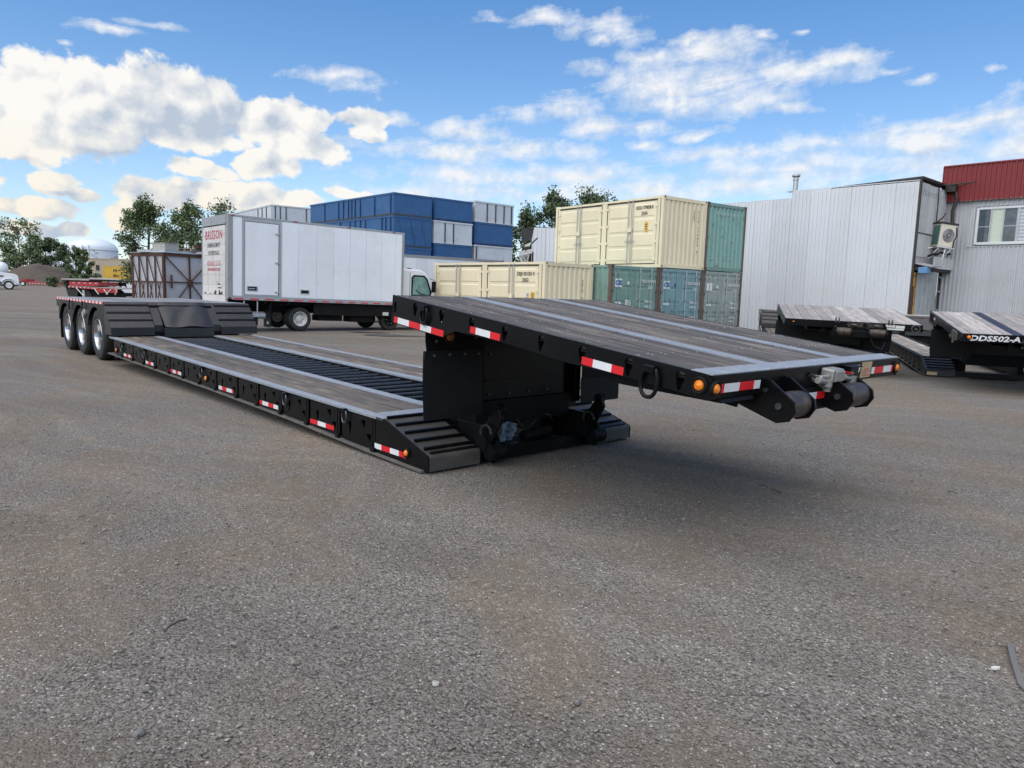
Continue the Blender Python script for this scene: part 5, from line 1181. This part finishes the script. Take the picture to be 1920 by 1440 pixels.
m=MB(); m.box(1.365,1.8,-.025,-.0205,5.02,5.05); m.box(2.34,2.8,-.025,-.0205,5.02,5.05); m.build('glazing_bar','alu',wf)
# air conditioner
AC=thing('air_conditioner','beige air conditioner unit hung on a bracket between the white and the red-topped building','air conditioner',(18.9,32.95,4.08),R(10.3),pitch=R(5))
m=MB(); m.box(-.40,.40,-.30,.30,0,.98); m.build('casing','ac_beige',AC,bevel=.02)
m=MB(); m.box(-.43,.43,-.33,.33,.985,1.06); m.build('top_cover','dark_trim',AC)
for k in range(2): 
    m=MB(); m.box(-.415,-.402,-.24+k*.20,-.06+k*.20,.07,.92); m.build('coil_fin_panel','fin_teal',AC)
m=MB()
for r in (.28,.24,.20,.16,.12): m.lathe([(r,-.006),(r+.012,-.014),(r+.024,-.006)],(.02,-.30,.50),'y',24)
m.lathe([(.06,-.02),(.0,-.03)],(.02,-.30,.50),'y',16); 
for k in range(8):
    t=math.pi*k/4; m.tube((.02+.06*math.cos(t),-.312,.5+.06*math.sin(t)),(.02+.30*math.cos(t),-.312,.5+.30*math.sin(t)),.006,n=4)
m.build('fan_grille','grey_trim',AC,True)
m=MB(); m.lathe([(.0,-.004),(.29,-.004),(.29,-.001)],(.02,-.30,.50),'y',24); m.build('fan_recess','dusty_steel',AC)
m=MB(); m.path([(.36,-.31,.9),(.40,-.34,.5),(.30,-.34,.3),(.32,-.33,.0)],.03,6); m.path([(-.3,.2,1.05),(-.15,.0,1.30),(.0,.1,1.5)],.03,6); m.build('hose','rubber',AC,True)
m=MB()
for x in (-.32,.30): m.tube((x,-.30,-.03),(x,.4,-.03),.022,n=6); m.tube((x,-.26,-.05),(x-.15,.1,-.55),.022,n=6)
m.tube((-.45,-.28,-.03),(.42,-.28,-.03),.022,n=6); m.tube((-.42,.0,-.05),(-1.6,.0,-.42),.022,n=6); m.tube((.05,-.2,-.06),(-.02,-.2,-.60),.035,n=6)
m.build('bracket','cab_white',AC)
# ------------------------------------------------------------------ middle distance
WS=thing('storage_building','small white corrugated storage building seen between the bins and the cream containers','building',(1.41,60,0),0)
x=0
while x<9: sheet(WS,'cladding_sheet','siding',(x,0),(1,0),(0,-1),.98,0,6.82,.3,.03); x+=1
Bx(WS,'core_wall','siding',.02,9.0,.05,8,0,6.75); Bx(WS,'roof','dark_trim',.0,9.0,.0,8.2,6.83,6.86)
VN=thing('van','dark grey van parked behind the cream containers with only its roof showing','van',(1.08,36,0),0)
m=MB(); m.prism([(.0,.5),(.0,2.3),(.12,2.9),(.45,3.08),(1.9,3.08),(2.15,2.9),(2.2,2.3),(2.2,.5)],'y',0,5.2); m.build('body','under_black',VN,bevel=.08,label='dark grey body')
m=MB(); m.box(.25,1.95,-.01,.0,1.7,2.4); m.build('rear_window','glass_dark',VN)
m=MB(); m.path([(1.4,.5,3.08),(1.25,.5,3.3),(1.05,.5,3.52)],.014,5); m.build('antenna','under_black',VN)
for x in (.12,1.98):
    for y in (.9,4.3): wheel(VN,0,0,0,.7,.2,-1,'rim_white',simple=True) if False else None
m=MB(); [m.tube((a,y,.35),(a+.2,y,.35),.35,n=16) for a in (.1,1.9) for y in (.9,4.3)]; m.build_each('tyre','rubber',VN)
CR=thing('loader_crane','black and white folded loader crane between the bins and the small white building','crane',(.72,55,0),0)
m=MB(); rgm=random.Random(12)
m.hexa([(-.3,-.2,5.2),(.45,-.2,5.6),(.45,.2,5.6),(-.3,.2,5.2),(-.35,-.2,6.1),(.6,-.2,6.45),(.6,.2,6.45),(-.35,.2,6.1)])
for k in range(9):
    a=Vector((rgm.uniform(-.45,.55),rgm.uniform(-.2,.2),rgm.uniform(5.1,6.4))); b=a+Vector((rgm.uniform(-.4,.4),0,rgm.uniform(-.45,.45))); m.tube(a,b,.06,n=6)
m.build('boom_head','machine_dark',CR)
m=MB(); m.hexa([(-.5,-.2,4.2),(.5,-.2,4.5),(.5,.2,4.5),(-.5,.2,4.2),(-.5,-.2,4.6),(.5,-.2,4.8),(.5,.2,4.8),(-.5,.2,4.6)]); m.prism([(-.5,4.2),(-.1,3.3),(.1,3.3),(.3,4.4)],'y',-.15,.15); m.prism([(-.4,4.9),(.4,5.3),(.3,5.0)],'y',-.2,.2); m.build('boom_arm','rim_white',CR)
m=MB(); 
for k in range(8):
    a=Vector((rgm.uniform(-.5,.5),-.25,rgm.uniform(3.6,5.2))); b=a+Vector((rgm.uniform(-.4,.4),0,rgm.uniform(-.3,.3))); m.tube(a,b,.035,n=5)
m.build_each('hydraulic_line','machine_dark',CR)
m=MB(); m.box(.46,.60,-.1,.1,.0,4.6); m.build('mast','rust_frame',CR)
m=MB(); m.box(-.8,.9,-.6,.9,.0,1.4); m.build('base','machine_dark',CR)
# rusty framed shed box beside the truck
RX=thing('framed_tin_box','tall tin box in a rusty braced angle-iron frame with scrap stacked on its roof','storage box',(-15.6,32.6,-.03),1.02)
Lx,Ly,Hx=2.55,2.45,2.86
Bx(RX,'end_panel','tin',.03,Lx-.03,.03,.06,.1,Hx-.06); Bx(RX,'side_panel','tin',.03,.06,.06,Ly-.03,.1,Hx-.06); Bx(RX,'back_panel','tin',Lx-.06,Lx-.03,.06,Ly-.03,.1,Hx-.06); Bx(RX,'back_panel','tin',.06,Lx-.06,Ly-.06,Ly-.03,.1,Hx-.06)
Bx(RX,'roof_sheet','tin',-.05,Lx+.05,-.05,Ly+.05,Hx+.004,Hx+.03)
for x in (0,Lx-.09):
    for y in (0,Ly-.09): Bx(RX,'frame_post','rust_frame',x-.02,x+.09,y-.02,y+.09,0,Hx)
for z in (.04,1.55,Hx-.14):
    w=.05 if z==1.55 else .12
    Bx(RX,'frame_rail','rust_frame',.09,Lx-.09,-.03,.0,z,z+w); Bx(RX,'frame_rail','rust_frame',-.03,.0,.09,Ly-.09,z,z+w)
Bx(RX,'frame_upright','rust_frame',Lx/2-.035,Lx/2+.035,-.035,.0,.16,Hx-.14)
for y in (Ly*.25,Ly*.5,Ly*.75): Bx(RX,'frame_upright','rust_frame',-.035,.0,y-.03,y+.03,.16,Hx-.14)
def brace(a,b,ax_):
    m=MB(); 
    if ax_=='y': m.tube((a[0],-.04,a[1]),(b[0],-.04,b[1]),.028,n=4)
    else: m.tube((-.04,a[0],a[1]),(-.04,b[0],b[1]),.024,n=4)
    m.build('diagonal_brace','rust_frame',RX)
cx_,cz=Lx/2,1.58
for a in ((.08,.15),(Lx-.08,.15),(.08,Hx-.15),(Lx-.08,Hx-.15)): brace((cx_,cz),a,'y')
m=MB(); m.tube((cx_,-.03,cz),(cx_,-.06,cz),.15,n=8); m.build('gusset','rust_frame',RX)
for k in range(4):
    y0=Ly*k/4+.04;y1=Ly*(k+1)/4-.04
    brace((y0,1.6),((y0+y1)/2+.2,Hx-.15),'x'); brace((y1,.2),((y0+y1)/2-.1,1.55),'x'); brace((y0,.2),((y0+y1)/2+.1,1.55),'x')
m=MB(); m.box(.03,.035,0,.01,0,.01)
Bx(RX,'latch','rust_frame',.3,.36,-.09,-.03,1.3,1.9) 
def scrap(label,nm,mat,cat,x,y,z,sx,sy,sz,yaw=.1,tilt=0,slats=0):
    p_=RX.matrix_basis@Vector((x,y,z)); t=thing(nm,label,cat,p_,1.02+yaw,'scrap stacked on the rusty framed box',pitch=tilt)
    if slats:
        for k in range(slats): Bx(t,'slat',mat,k*sx/slats+.01,(k+1)*sx/slats-.03,0,sy,sz-.02,sz)
        for k in range(3): Bx(t,'bearer',mat,0,sx,k*(sy-.08)/2,k*(sy-.08)/2+.08,0,sz-.021)
    else:
        Bx(t,'body',mat,0,sx,0,sy,0,sz,bev=.01); Bx(t,'lid',mat,-.02,sx+.02,-.02,sy+.02,sz,sz+.02)
    return t
zt_=Hx+.03
scrap('flat white sheet lying on the rusty framed box','sheet_panel','bin_white','panel',.05,-.05,zt_,1.7,1.7,.08,.15)
scrap('pale grey ridged crate on the white sheet, above the rusty framed box','crate','concrete_block','crate',.35,.4,zt_+.115,.75,.8,.30,.1)
scrap('old wooden pallet on top of the rusty framed box','pallet','wood_old','pallet',1.45,.1,zt_+.12,1.1,1.0,.14,.05,slats=7)
scrap('rusty brown plank bundle lying right of the wooden pallet','plank_bundle','rust_frame','planks',1.6,-.25,zt_+.28,1.6,.5,.08,-.15)
scrap('white board overhanging the right end of the framed box roof','board','bin_white','board',1.7,-.3,zt_+.01,1.6,.8,.07,-.05)
# ------------------------------------------------------------------ far left
def at(px,y): return None
WT=thing('tractor_truck','white bonneted truck tractor at the far left edge of the yard','truck',(-58.26,86.4,gz(58,85)-.03),R(34))
m=MB(); m.prism([(-4.6,.75),(-4.6,2.85),(-4.5,2.95),(-3.0,2.95),(-2.55,2.10),(-.5,1.85),(-.22,1.65),(-.12,.75),(-.3,.6),(-4.6,.6)],'y',-1.05,1.05); m.build('cab','cab_white',WT,bevel=.04)
m=MB(); m.box(-.2,-.02,-1.1,1.1,.45,.78); m.build('bumper','alu',WT)
m=MB(); m.box(-4.62,-1.8,-1.09,-1.052,.62,.95); m.build('side_fairing','machine_dark',WT)
m=MB(); m.prism([(-3.9,1.75),(-3.9,2.45),(-3.1,2.45),(-2.75,1.85)],'y',-1.075,-1.056); m.build('side_window','glass_teal',WT)
m=MB(); m.prism([(-2.4,1.6),(-2.3,1.7),(-1.6,1.62),(-1.6,1.5),(-2.3,1.48)],'y',-1.07,-1.055); m.build('bonnet_vent','machine_dark',WT)
wheel(WT,-1.15,-.95,.54,1.08,.28,-1,'rim_white',dish=.03,simple=True); wheel(WT,-1.15,.95,.54,1.08,.28,1,'rim_white',simple=True); wheel(WT,-2.9,-.3,.45,.9,.28,-1,'rim_white',simple=True)
m=MB(); m.lathe([(.74,-.16),(.78,.0),(.74,.16)],(-1.15,-1.06,.56),'y',28); m.build('wheel_arch','cab_white',WT,True)
m=MB(); m.box(-5.5,-.4,-.4,.4,.45,.75); m.build('chassis_rail','under_black',WT)
TT=thing('tank_trailer','white round-ended tank trailer behind the far left truck','trailer',(-63.6,92.3,gz(62,92)-.1),R(34))
m=MB(); m.lathe([(.0,0.35),(.5,.25),(.85,.0),(1.0,-.5),(1.0,-8),(.0,-8.1)],(-.4,0,2.45),'x',24); m.build('tank','cab_white',TT,True)
m=MB(); m.box(-8,-.6,-.5,.5,.7,1.5); m.build('frame','cab_white',TT); m=MB(); [m.tube((x,-1.1,.5),(x,-.8,.5),.5,n=18) for x in (-7.2,-6.0)]; m.build_each('wheel','rubber',TT)
# mound
NX,NY=70,24; vs=[]; import mathutils
for i in range(NX+1):
    for j in range(NY+1):
        x=-104+i*.36; y=134+j*.9; u=(x+94.0); prof=4.1*math.exp(-(u/4.2)**2)+2.6*math.exp(-((u-4)/4)**2)*.55+1.6*math.exp(-((u+6)/4)**2)
        fy=math.sin(math.pi*j/NY)**.8
        n=mathutils.noise.noise(Vector((x*.6,y*.6,0)))*.45+mathutils.noise.noise(Vector((x*1.7,y*1.7,3)))*.22
        vs.append((x,y,max(0,prof*fy*.86+n*fy)+.16))
m=MB(); m.add(vs,[(i*(NY+1)+j,(i+1)*(NY+1)+j,(i+1)*(NY+1)+j+1,i*(NY+1)+j+1) for i in range(NX) for j in range(NY)]); o=m.build('dirt_mound','dirt',smooth=True); tag(o,'brown heap of soil and rubble at the far left',None,kind='structure')
LT=thing('flatbed_trailer','far dark red low trailer with three white wheels before the soil heap','trailer',(-85.5,124,gz(85,124)),0)
m=MB(); m.box(0,2.7,-.1,2.4,.85,1.15); m.box(2.7,8.6,-.1,2.4,.4,.72); m.prism([(2.6,.9),(2.7,.4),(3.2,.4),(3.2,.72)],'y',-.1,2.4); m.build('deck_frame','deck_red',LT)
for k in range(11): Bx(LT,'reflective_patch','rim_white',2.9+k*.5,3.12+k*.5,-.13,-.101,.45,.56)
for x in (.45,1.35,2.2): wheel(LT,x,.1,.43,.86,.25,-1,'rim_white',dish=.03,simple=True)
# red lowboy in the middle distance
RT=thing('flatbed_trailer','bright red flatbed trailer with grey deck just beyond the black trailer tail','trailer',(-30.35,50,0),0)
m=MB(); m.box(0,2.0,-.1,2.4,1.14,1.40); m.build('raised_neck','deck_red',RT)
for k in range(5): Bx(RT,'reflective_patch','rim_white',.25+k*.38,.38+k*.38,-.12,-.101,1.30,1.34)
m=MB(); m.hexa([(.1,-.3,1.10),(3.95,-.9,.98),(3.95,2.4,1.0),(.1,2.4,1.12),(.1,-.3,1.13),(3.95,-.9,1.02),(3.95,2.4,1.04),(.1,2.4,1.14)]); m.build('deck','plank_light',RT)
m=MB(); m.hexa([(.05,-.33,1.0),(2.4,-.7,.90),(2.4,-.66,.90),(.05,-.29,1.0),(.05,-.33,1.098),(2.4,-.7,1.02),(2.4,-.66,1.02),(.05,-.29,1.098)]); m.box(2.3,3.75,-.95,-.90,.72,1.0); m.build('side_beam','deck_red',RT)
for k in range(13): Bx(RT,'reflective_patch','rim_white',.1+k*.29,.2+k*.29,-.36-k*.05,-.345-k*.05,1.02-k*.008,1.07-k*.008)
m=MB()
for a,b in (((2.5,.60),(2.2,1.0)),((3.1,.62),(2.85,.95)),((3.0,.62),(3.35,.95)),((1.5,.45),(1.0,1.0)),((3.6,.60),(3.75,.95))): m.tube((a[0],-1.0,a[1]),(b[0],-1.0,b[1]),.03,n=5)
m.build('support_strut','rim_white',RT)
m=MB(); m.box(.15,.75,-.2,2.2,.45,1.0); m.box(1.3,2.2,-.2,2.0,.4,.95); m.box(2.3,3.9,-.6,2.0,.5,.72); m.build('under_gear','under_black',RT)
m=MB(); [m.tube((x,-.25,.48),(x,.05,.48),.47,n=18) for x in (.5,1.1,3.3)]; m.build_each('wheel','rubber',RT)
m=MB(); m.box(.98,1.14,-.28,-.26,.35,.85); m.build('chrome_edge','alu',RT)
GT=thing('flatbed_trailer','grey timber deck trailer standing behind the bright red flatbed','trailer',(-37,60,0),0)
m=MB(); m.hexa([(0,-.2,1.5),(2.4,-.2,1.5),(2.4,2,1.5),(0,2,1.5),(0,-.2,1.62),(2.4,-.2,1.60),(2.4,2,1.64),(0,2,1.64)]); m.hexa([(2.3,-.2,1.55),(5.1,-.2,1.48),(5.1,2,1.5),(2.3,2,1.6),(2.3,-.2,1.74),(5.1,-.2,1.58),(5.1,2,1.60),(2.3,2,1.76)]); m.build('deck','plank_light',GT)
m=MB(); m.box(2.3,5.1,-.23,-.2,1.46,1.60); m.box(3.3,4.4,-.4,1.5,1.12,1.4); m.box(.2,2.2,.1,1.8,.6,1.48); m.build('frame','under_black',GT); m=MB(); [m.tube((x,0,.5),(x,.3,.5),.5,n=16) for x in (.8,1.9,4.2)]; m.build_each('wheel','rubber',GT)
for k,(x0,x1) in enumerate(((-41.5,-40.5),(-40.25,-39.0))):
    t=thing('skip',('small white skip left of the other, below the yellow container','small white skip right of the other, below the yellow container')[k],'skip',(x0,75,gz(41,75)),0,'white skips below the yellow container')
    Bx(t,'tub','bin_white',0,x1-x0,0,1.5,.1,1.35); Bx(t,'rim','machine_dark',-.06,x1-x0+.06,-.05,1.55,1.351,1.5); Bx(t,'side_post','machine_dark',-.1,-.02,-.05,.05,.0,1.35); Bx(t,'lug','machine_dark',.4,.55,-.04,-.001,.8,.95)
YC=thing('shipping_container','yellow container with black logo letters, far left beyond the red flatbed','container',(-67.35,120,1.32),0)
m=MB(); corr(m,(.1,0),(1,0),(0,-1),8.8,.1,2.5,.28,.036); m.build('side_wall','yellow_box',YC); Bx(YC,'frame','yellow_box',0,9,.045,2.4,0,2.59); Bx(YC,'top_rail','yellow_box',0,9,-.02,.04,2.5,2.595); Bx(YC,'corner_post','yellow_box',0,.12,-.02,.04,0,2.5)
YM=face_M((2.0,-.015,1.35),(0,0,-1),(1,0,0))
text('m',.85,'text_black',face_M((2.0,-.02,1.95),(1,0,0)),YC,bold=.03); text('sc',.8,'text_black',face_M((2.0,-.02,1.15),(1,0,0)),YC,bold=.03)
Bx(YC,'chassis_support','under_black',.3,8.8,.3,2.2,-1.1,-.01)
TB=thing('factory_building','plain tan flat-roofed building far left below the white tanks','building',(-104.6,180,0),0)
Bx(TB,'wall','tan_wall',0,24,0,20,0,6.75); Bx(TB,'roof_coping','tan_wall',-.1,24.1,-.1,20.1,6.755,6.95); Bx(TB,'window','glass_dark',1.9,2.75,-.05,.0,4.0,5.3); Bx(TB,'window_sill','tan_wall',1.8,2.85,-.1,-.051,3.9,3.99)
rt=Bx(TB,'roof_unit','grey_trim',3.7,5.2,2,4,6.96,7.6); Bx(TB,'roof_unit','grey_trim',4.2,4.8,1.5,1.99,6.96,7.3)
HS=thing('outbuilding','small white gabled outbuilding peeping through the far left trees','building',(-132.5,200,0),0)
m=MB(); m.box(0,3.2,0,5,0,5.0); m.build('wall','bin_white',HS); m=MB(); m.prism([(-.2,5.01),(1.6,6.3),(3.4,5.01)],'y',-.1,5.1); m.build('roof','dark_trim',HS); Bx(HS,'window','glass_dark',.4,1.3,-.05,-.001,3.6,4.4)
def tank(label,x,y,r,h,dome,n=48):
    t=thing('storage_tank',label,'tank',(x,y,0),0,'white domed storage tanks')
    m=MB(); m.lathe([(r,0),(r,h)]+[(r*math.cos(a),h+dome*math.sin(a)) for a in [math.pi/2*k/10 for k in range(1,10)]]+[(.001,h+dome)],(0,0,0),'z',n); m.build('shell','tank_white',t,True)
    m=MB()
    for k in range(1): m.lathe([(r+.02,h-.5),(r+.25,h-.4),(r+.25,h),(r+.02,h+.1)],(0,0,0),'z',n)
    m.build('rim_walkway','bin_white',t)
    m=MB(); 
    for a in (-1.9,-1.45,-1.2): 
        m.tube((r*1.02*math.cos(a),r*1.02*math.sin(a),0),(r*1.02*math.cos(a),r*1.02*math.sin(a),h+dome*.3),.28,n=6)
    m.build_each('standpipe','bin_white',t)
    m=MB()
    for k in range(14):
        a=-1.15+.014*k; z0=h*k/14; m.tube((r*1.03*math.cos(a),r*1.03*math.sin(a),z0),(r*1.03*math.cos(a+.12*(-1)**k),r*1.03*math.sin(a+.12*(-1)**k),z0+h/14),.16,n=5)
    m.build('stair','grey_trim',t)
    m=MB()
    for k in range(20):
        a=-2.8+k*.12; m.tube((r*.98*math.cos(a),r*.98*math.sin(a),h),(r*.98*math.cos(a),r*.98*math.sin(a),h+1.3),.09,n=4)
    m.build('railing','grey_trim',t)
    return t
tank('big white domed storage tank far left, right of the pair',-236.5,412,12.6,18.5,6.4)
tank('lower white storage tank far left, left of the pair',-258,424,10.5,16.2,3.4)
# ------------------------------------------------------------------ trees
def tree(label,x,y,h,w,n=4200,style='round',seed=1,leaf=.16,mat='leaf',base=.25,dens=1.0,zb=None,group='trees round the yard',nm='tree',hgt=1.0):
    rg=np.random.default_rng(seed); rnd=random.Random(seed); z0=gz(x,y) if zb is None else zb
    t=thing(nm,label,'tree' if nm=='tree' else 'shrub',(x,y,z0-.1),rnd.uniform(0,6),group)
    m=MB(); pts=[Vector((0,0,0))]; seg=7; top=h*.93
    for k in range(1,seg+1): pts.append(Vector((rnd.uniform(-.03,.03)*h*.6*k/seg,rnd.uniform(-.03,.03)*h*.6*k/seg,top*k/seg)))
    r0=h*.014+.04
    for k in range(seg): m.tube(pts[k],pts[k+1],r0*(1-k/seg)**.8+.012,r0*(1-(k+1)/seg)**.8+.012,n=7,caps=False)
    m.build('trunk','bark',t,True)
    m=MB(); tips=[]
    nl=int(16+h)
    for k in range(nl):
        f=base+(0.97-base)*(k+.5)/nl; 
        if style=='column': env=.42+.58*math.sin(math.pi*min(1,(f-base)/(1-base)*.95+.12))**.7
        elif style=='cone': env=1.05*(1-(f-base)/(1-base))**.6+.1
        elif style=='tall': env=.25+.75*math.sin(math.pi*((f-base)/(1-base))*.8+.25)
        else: env=math.sin(math.pi*min(1,.18+.86*(f-base)/(1-base)))**.6
        i=min(seg-1,int(f*seg)); P=pts[i].lerp(pts[i+1],f*seg-i); a=rnd.uniform(0,6.283)
        Lr=w/2*env*rnd.uniform(.55,1.12); rise=Lr*rnd.uniform(.35,.9)
        mid=P+Vector((math.cos(a)*Lr*.55,math.sin(a)*Lr*.55,rise*.35)); end=P+Vector((math.cos(a)*Lr,math.sin(a)*Lr,rise))
        rb=r0*(1-f)*.5+.012
        m.tube(P,mid,rb,rb*.6,n=5,caps=False); m.tube(mid,end,rb*.6,rb*.2,n=5,caps=False)
        tips+=[(mid,.75),(end,1),(mid.lerp(end,.5),.9)]
        for q in range(3):
            aa=a+rnd.uniform(-1.1,1.1); e2=mid+Vector((math.cos(aa),math.sin(aa),rnd.uniform(.0,.7)))*Lr*rnd.uniform(.3,.55)
            m.tube(mid,e2,rb*.4,rb*.15,n=4,caps=False); tips.append((e2,.85))
    tips.append((pts[-1],.8)); tips.append((pts[-1]+Vector((0,0,h*.04)),.5))
    m.build('branches','bark',t,True)
    C=np.array([p for p,_ in tips]); wt=np.array([q for _,q in tips])*rg.uniform(.35,1.5,len(tips)); wt/=wt.sum()
    n=int(n*dens); idx=rg.choice(len(C),n,p=wt); cr=w*(.12 if style!='column' else .075)+.12
    rad=rg.uniform(.6,1.5,len(C))[idx][:,None]*cr
    d=rg.normal(0,1,(n,3)); d/=np.linalg.norm(d,axis=1)[:,None]
    P=C[idx]+d*(rg.random((n,1))**.6)*rad*np.array([1.1,1.1,.85])
    P[:,2]=np.clip(P[:,2],.15 if base<.1 else h*base*.5,h*1.02)
    a1=rg.normal(0,1,(n,3)); a1/=np.linalg.norm(a1,axis=1)[:,None]; b1=np.cross(a1,rg.normal(0,1,(n,3))); b1/=np.linalg.norm(b1,axis=1)[:,None]
    s=(leaf*rg.uniform(.6,1.4,n))[:,None]; V=np.stack([P-a1*s,P-b1*s*.5,P+a1*s,P+b1*s*.5],1).reshape(-1,3)
    F=np.arange(n*4).reshape(-1,4); me=np_mesh('crown',V,F,False); me.materials.append(MATS[mat]); link('crown',me,t)
    return t
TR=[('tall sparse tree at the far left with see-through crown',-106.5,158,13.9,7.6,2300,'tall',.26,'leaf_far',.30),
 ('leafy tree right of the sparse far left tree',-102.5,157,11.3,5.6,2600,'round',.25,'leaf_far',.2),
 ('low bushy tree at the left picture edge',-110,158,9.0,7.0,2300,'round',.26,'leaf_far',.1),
 ('dense dark column-shaped tree, left of the close pair behind the soil heap',-100.8,158,10.3,5.0,4200,'column',.24,'leaf_dark',.04),
 ('dense dark column-shaped tree, right of the close pair behind the soil heap',-98.0,157,10.2,5.4,4600,'column',.24,'leaf_dark',.04),
 ('small upright tree before the white tanks, left one',-73.0,122,7.1,2.3,3600,'column',.20,'leaf',.04),
 ('small upright tree before the white tanks, right one',-71.3,122,6.6,2.5,3600,'column',.20,'leaf',.04),
 ('airy poplar left of the rusty framed box',-30.9,62,8.7,4.7,12000,'round',.12,'leaf',.10),
 ('leafy poplar standing behind the left edge of the box truck',-26.4,60,8.5,3.6,7500,'round',.115,'leaf',.1),
 ('sparse twiggy tree rising above the box truck roof',-27.6,70,9.9,5.6,1900,'round',.12,'leaf',.30),
 ('small rounded tree just right of the stacked bins',0.9,75,10.6,4.0,7500,'round',.15,'leaf_dark',.1),
 ('tallest dark tree behind the small white building',3.6,76,12.4,5.4,13000,'round',.15,'leaf_dark',.1),
 ('broad dark tree above the left end of the upper cream container',7.4,77,12.6,7.0,16000,'round',.15,'leaf_dark',.1),
 ('thin tree tip showing over the upper cream container',9.9,78,12.6,1.5,600,'column',.17,'leaf_dark',.5)]
for i,(l,x,y,h,w,n,st,lf,mt,bs) in enumerate(TR): tree(l,x,y,h,w,n,st,20+i,lf,mt,bs)
SH=[('round shrub at the foot of the tan building wall, beside the yellow container',-66.9,117,2.5,2.0,700),('shrub filling the gap between the two small upright trees',-70.6,117,1.9,2.4,700),('shrub right of the close pair of dark trees',-92.5,152,3.4,5,1500),('shrub in front of the dark column-shaped pair',-98.5,153,3.4,6,1500),('shrub just left of the small upright trees',-75.0,119,1.7,1.9,500),('shrub beneath the far left trees above the soil heap',-107.0,168,5.4,8,1200),('wide shrub behind the left picture edge truck',-115,166,5.4,8,1200),
    ('dark shrub below the loader crane',.6,62,4.4,3,1200)]
for i,(l,x,y,h,w,n) in enumerate(SH): tree(l,x,y,h,w,n,'round',60+i,.2,'leaf_dark',.02,group='shrubs in the background',nm='shrub')
# far belt of woodland so that the horizon is closed where nothing else stands
m=MB(); rgf=random.Random(9)
V=[];
for k in range(26000):
    x=rgf.uniform(-700,700); top=7+3*math.sin(x*.021)+2.2*math.sin(x*.083+1)+1.5*math.sin(x*.31)
    z=rgf.uniform(0,1)**.8*top; y=620+rgf.uniform(-10,10); s=rgf.uniform(.8,1.9); a=rgf.uniform(0,3.14)
    V+=[(x-s,y,z),(x,y+.4,z-s*.7),(x+s,y,z+rgf.uniform(-.5,.5)),(x,y-.4,z+s*.9)]
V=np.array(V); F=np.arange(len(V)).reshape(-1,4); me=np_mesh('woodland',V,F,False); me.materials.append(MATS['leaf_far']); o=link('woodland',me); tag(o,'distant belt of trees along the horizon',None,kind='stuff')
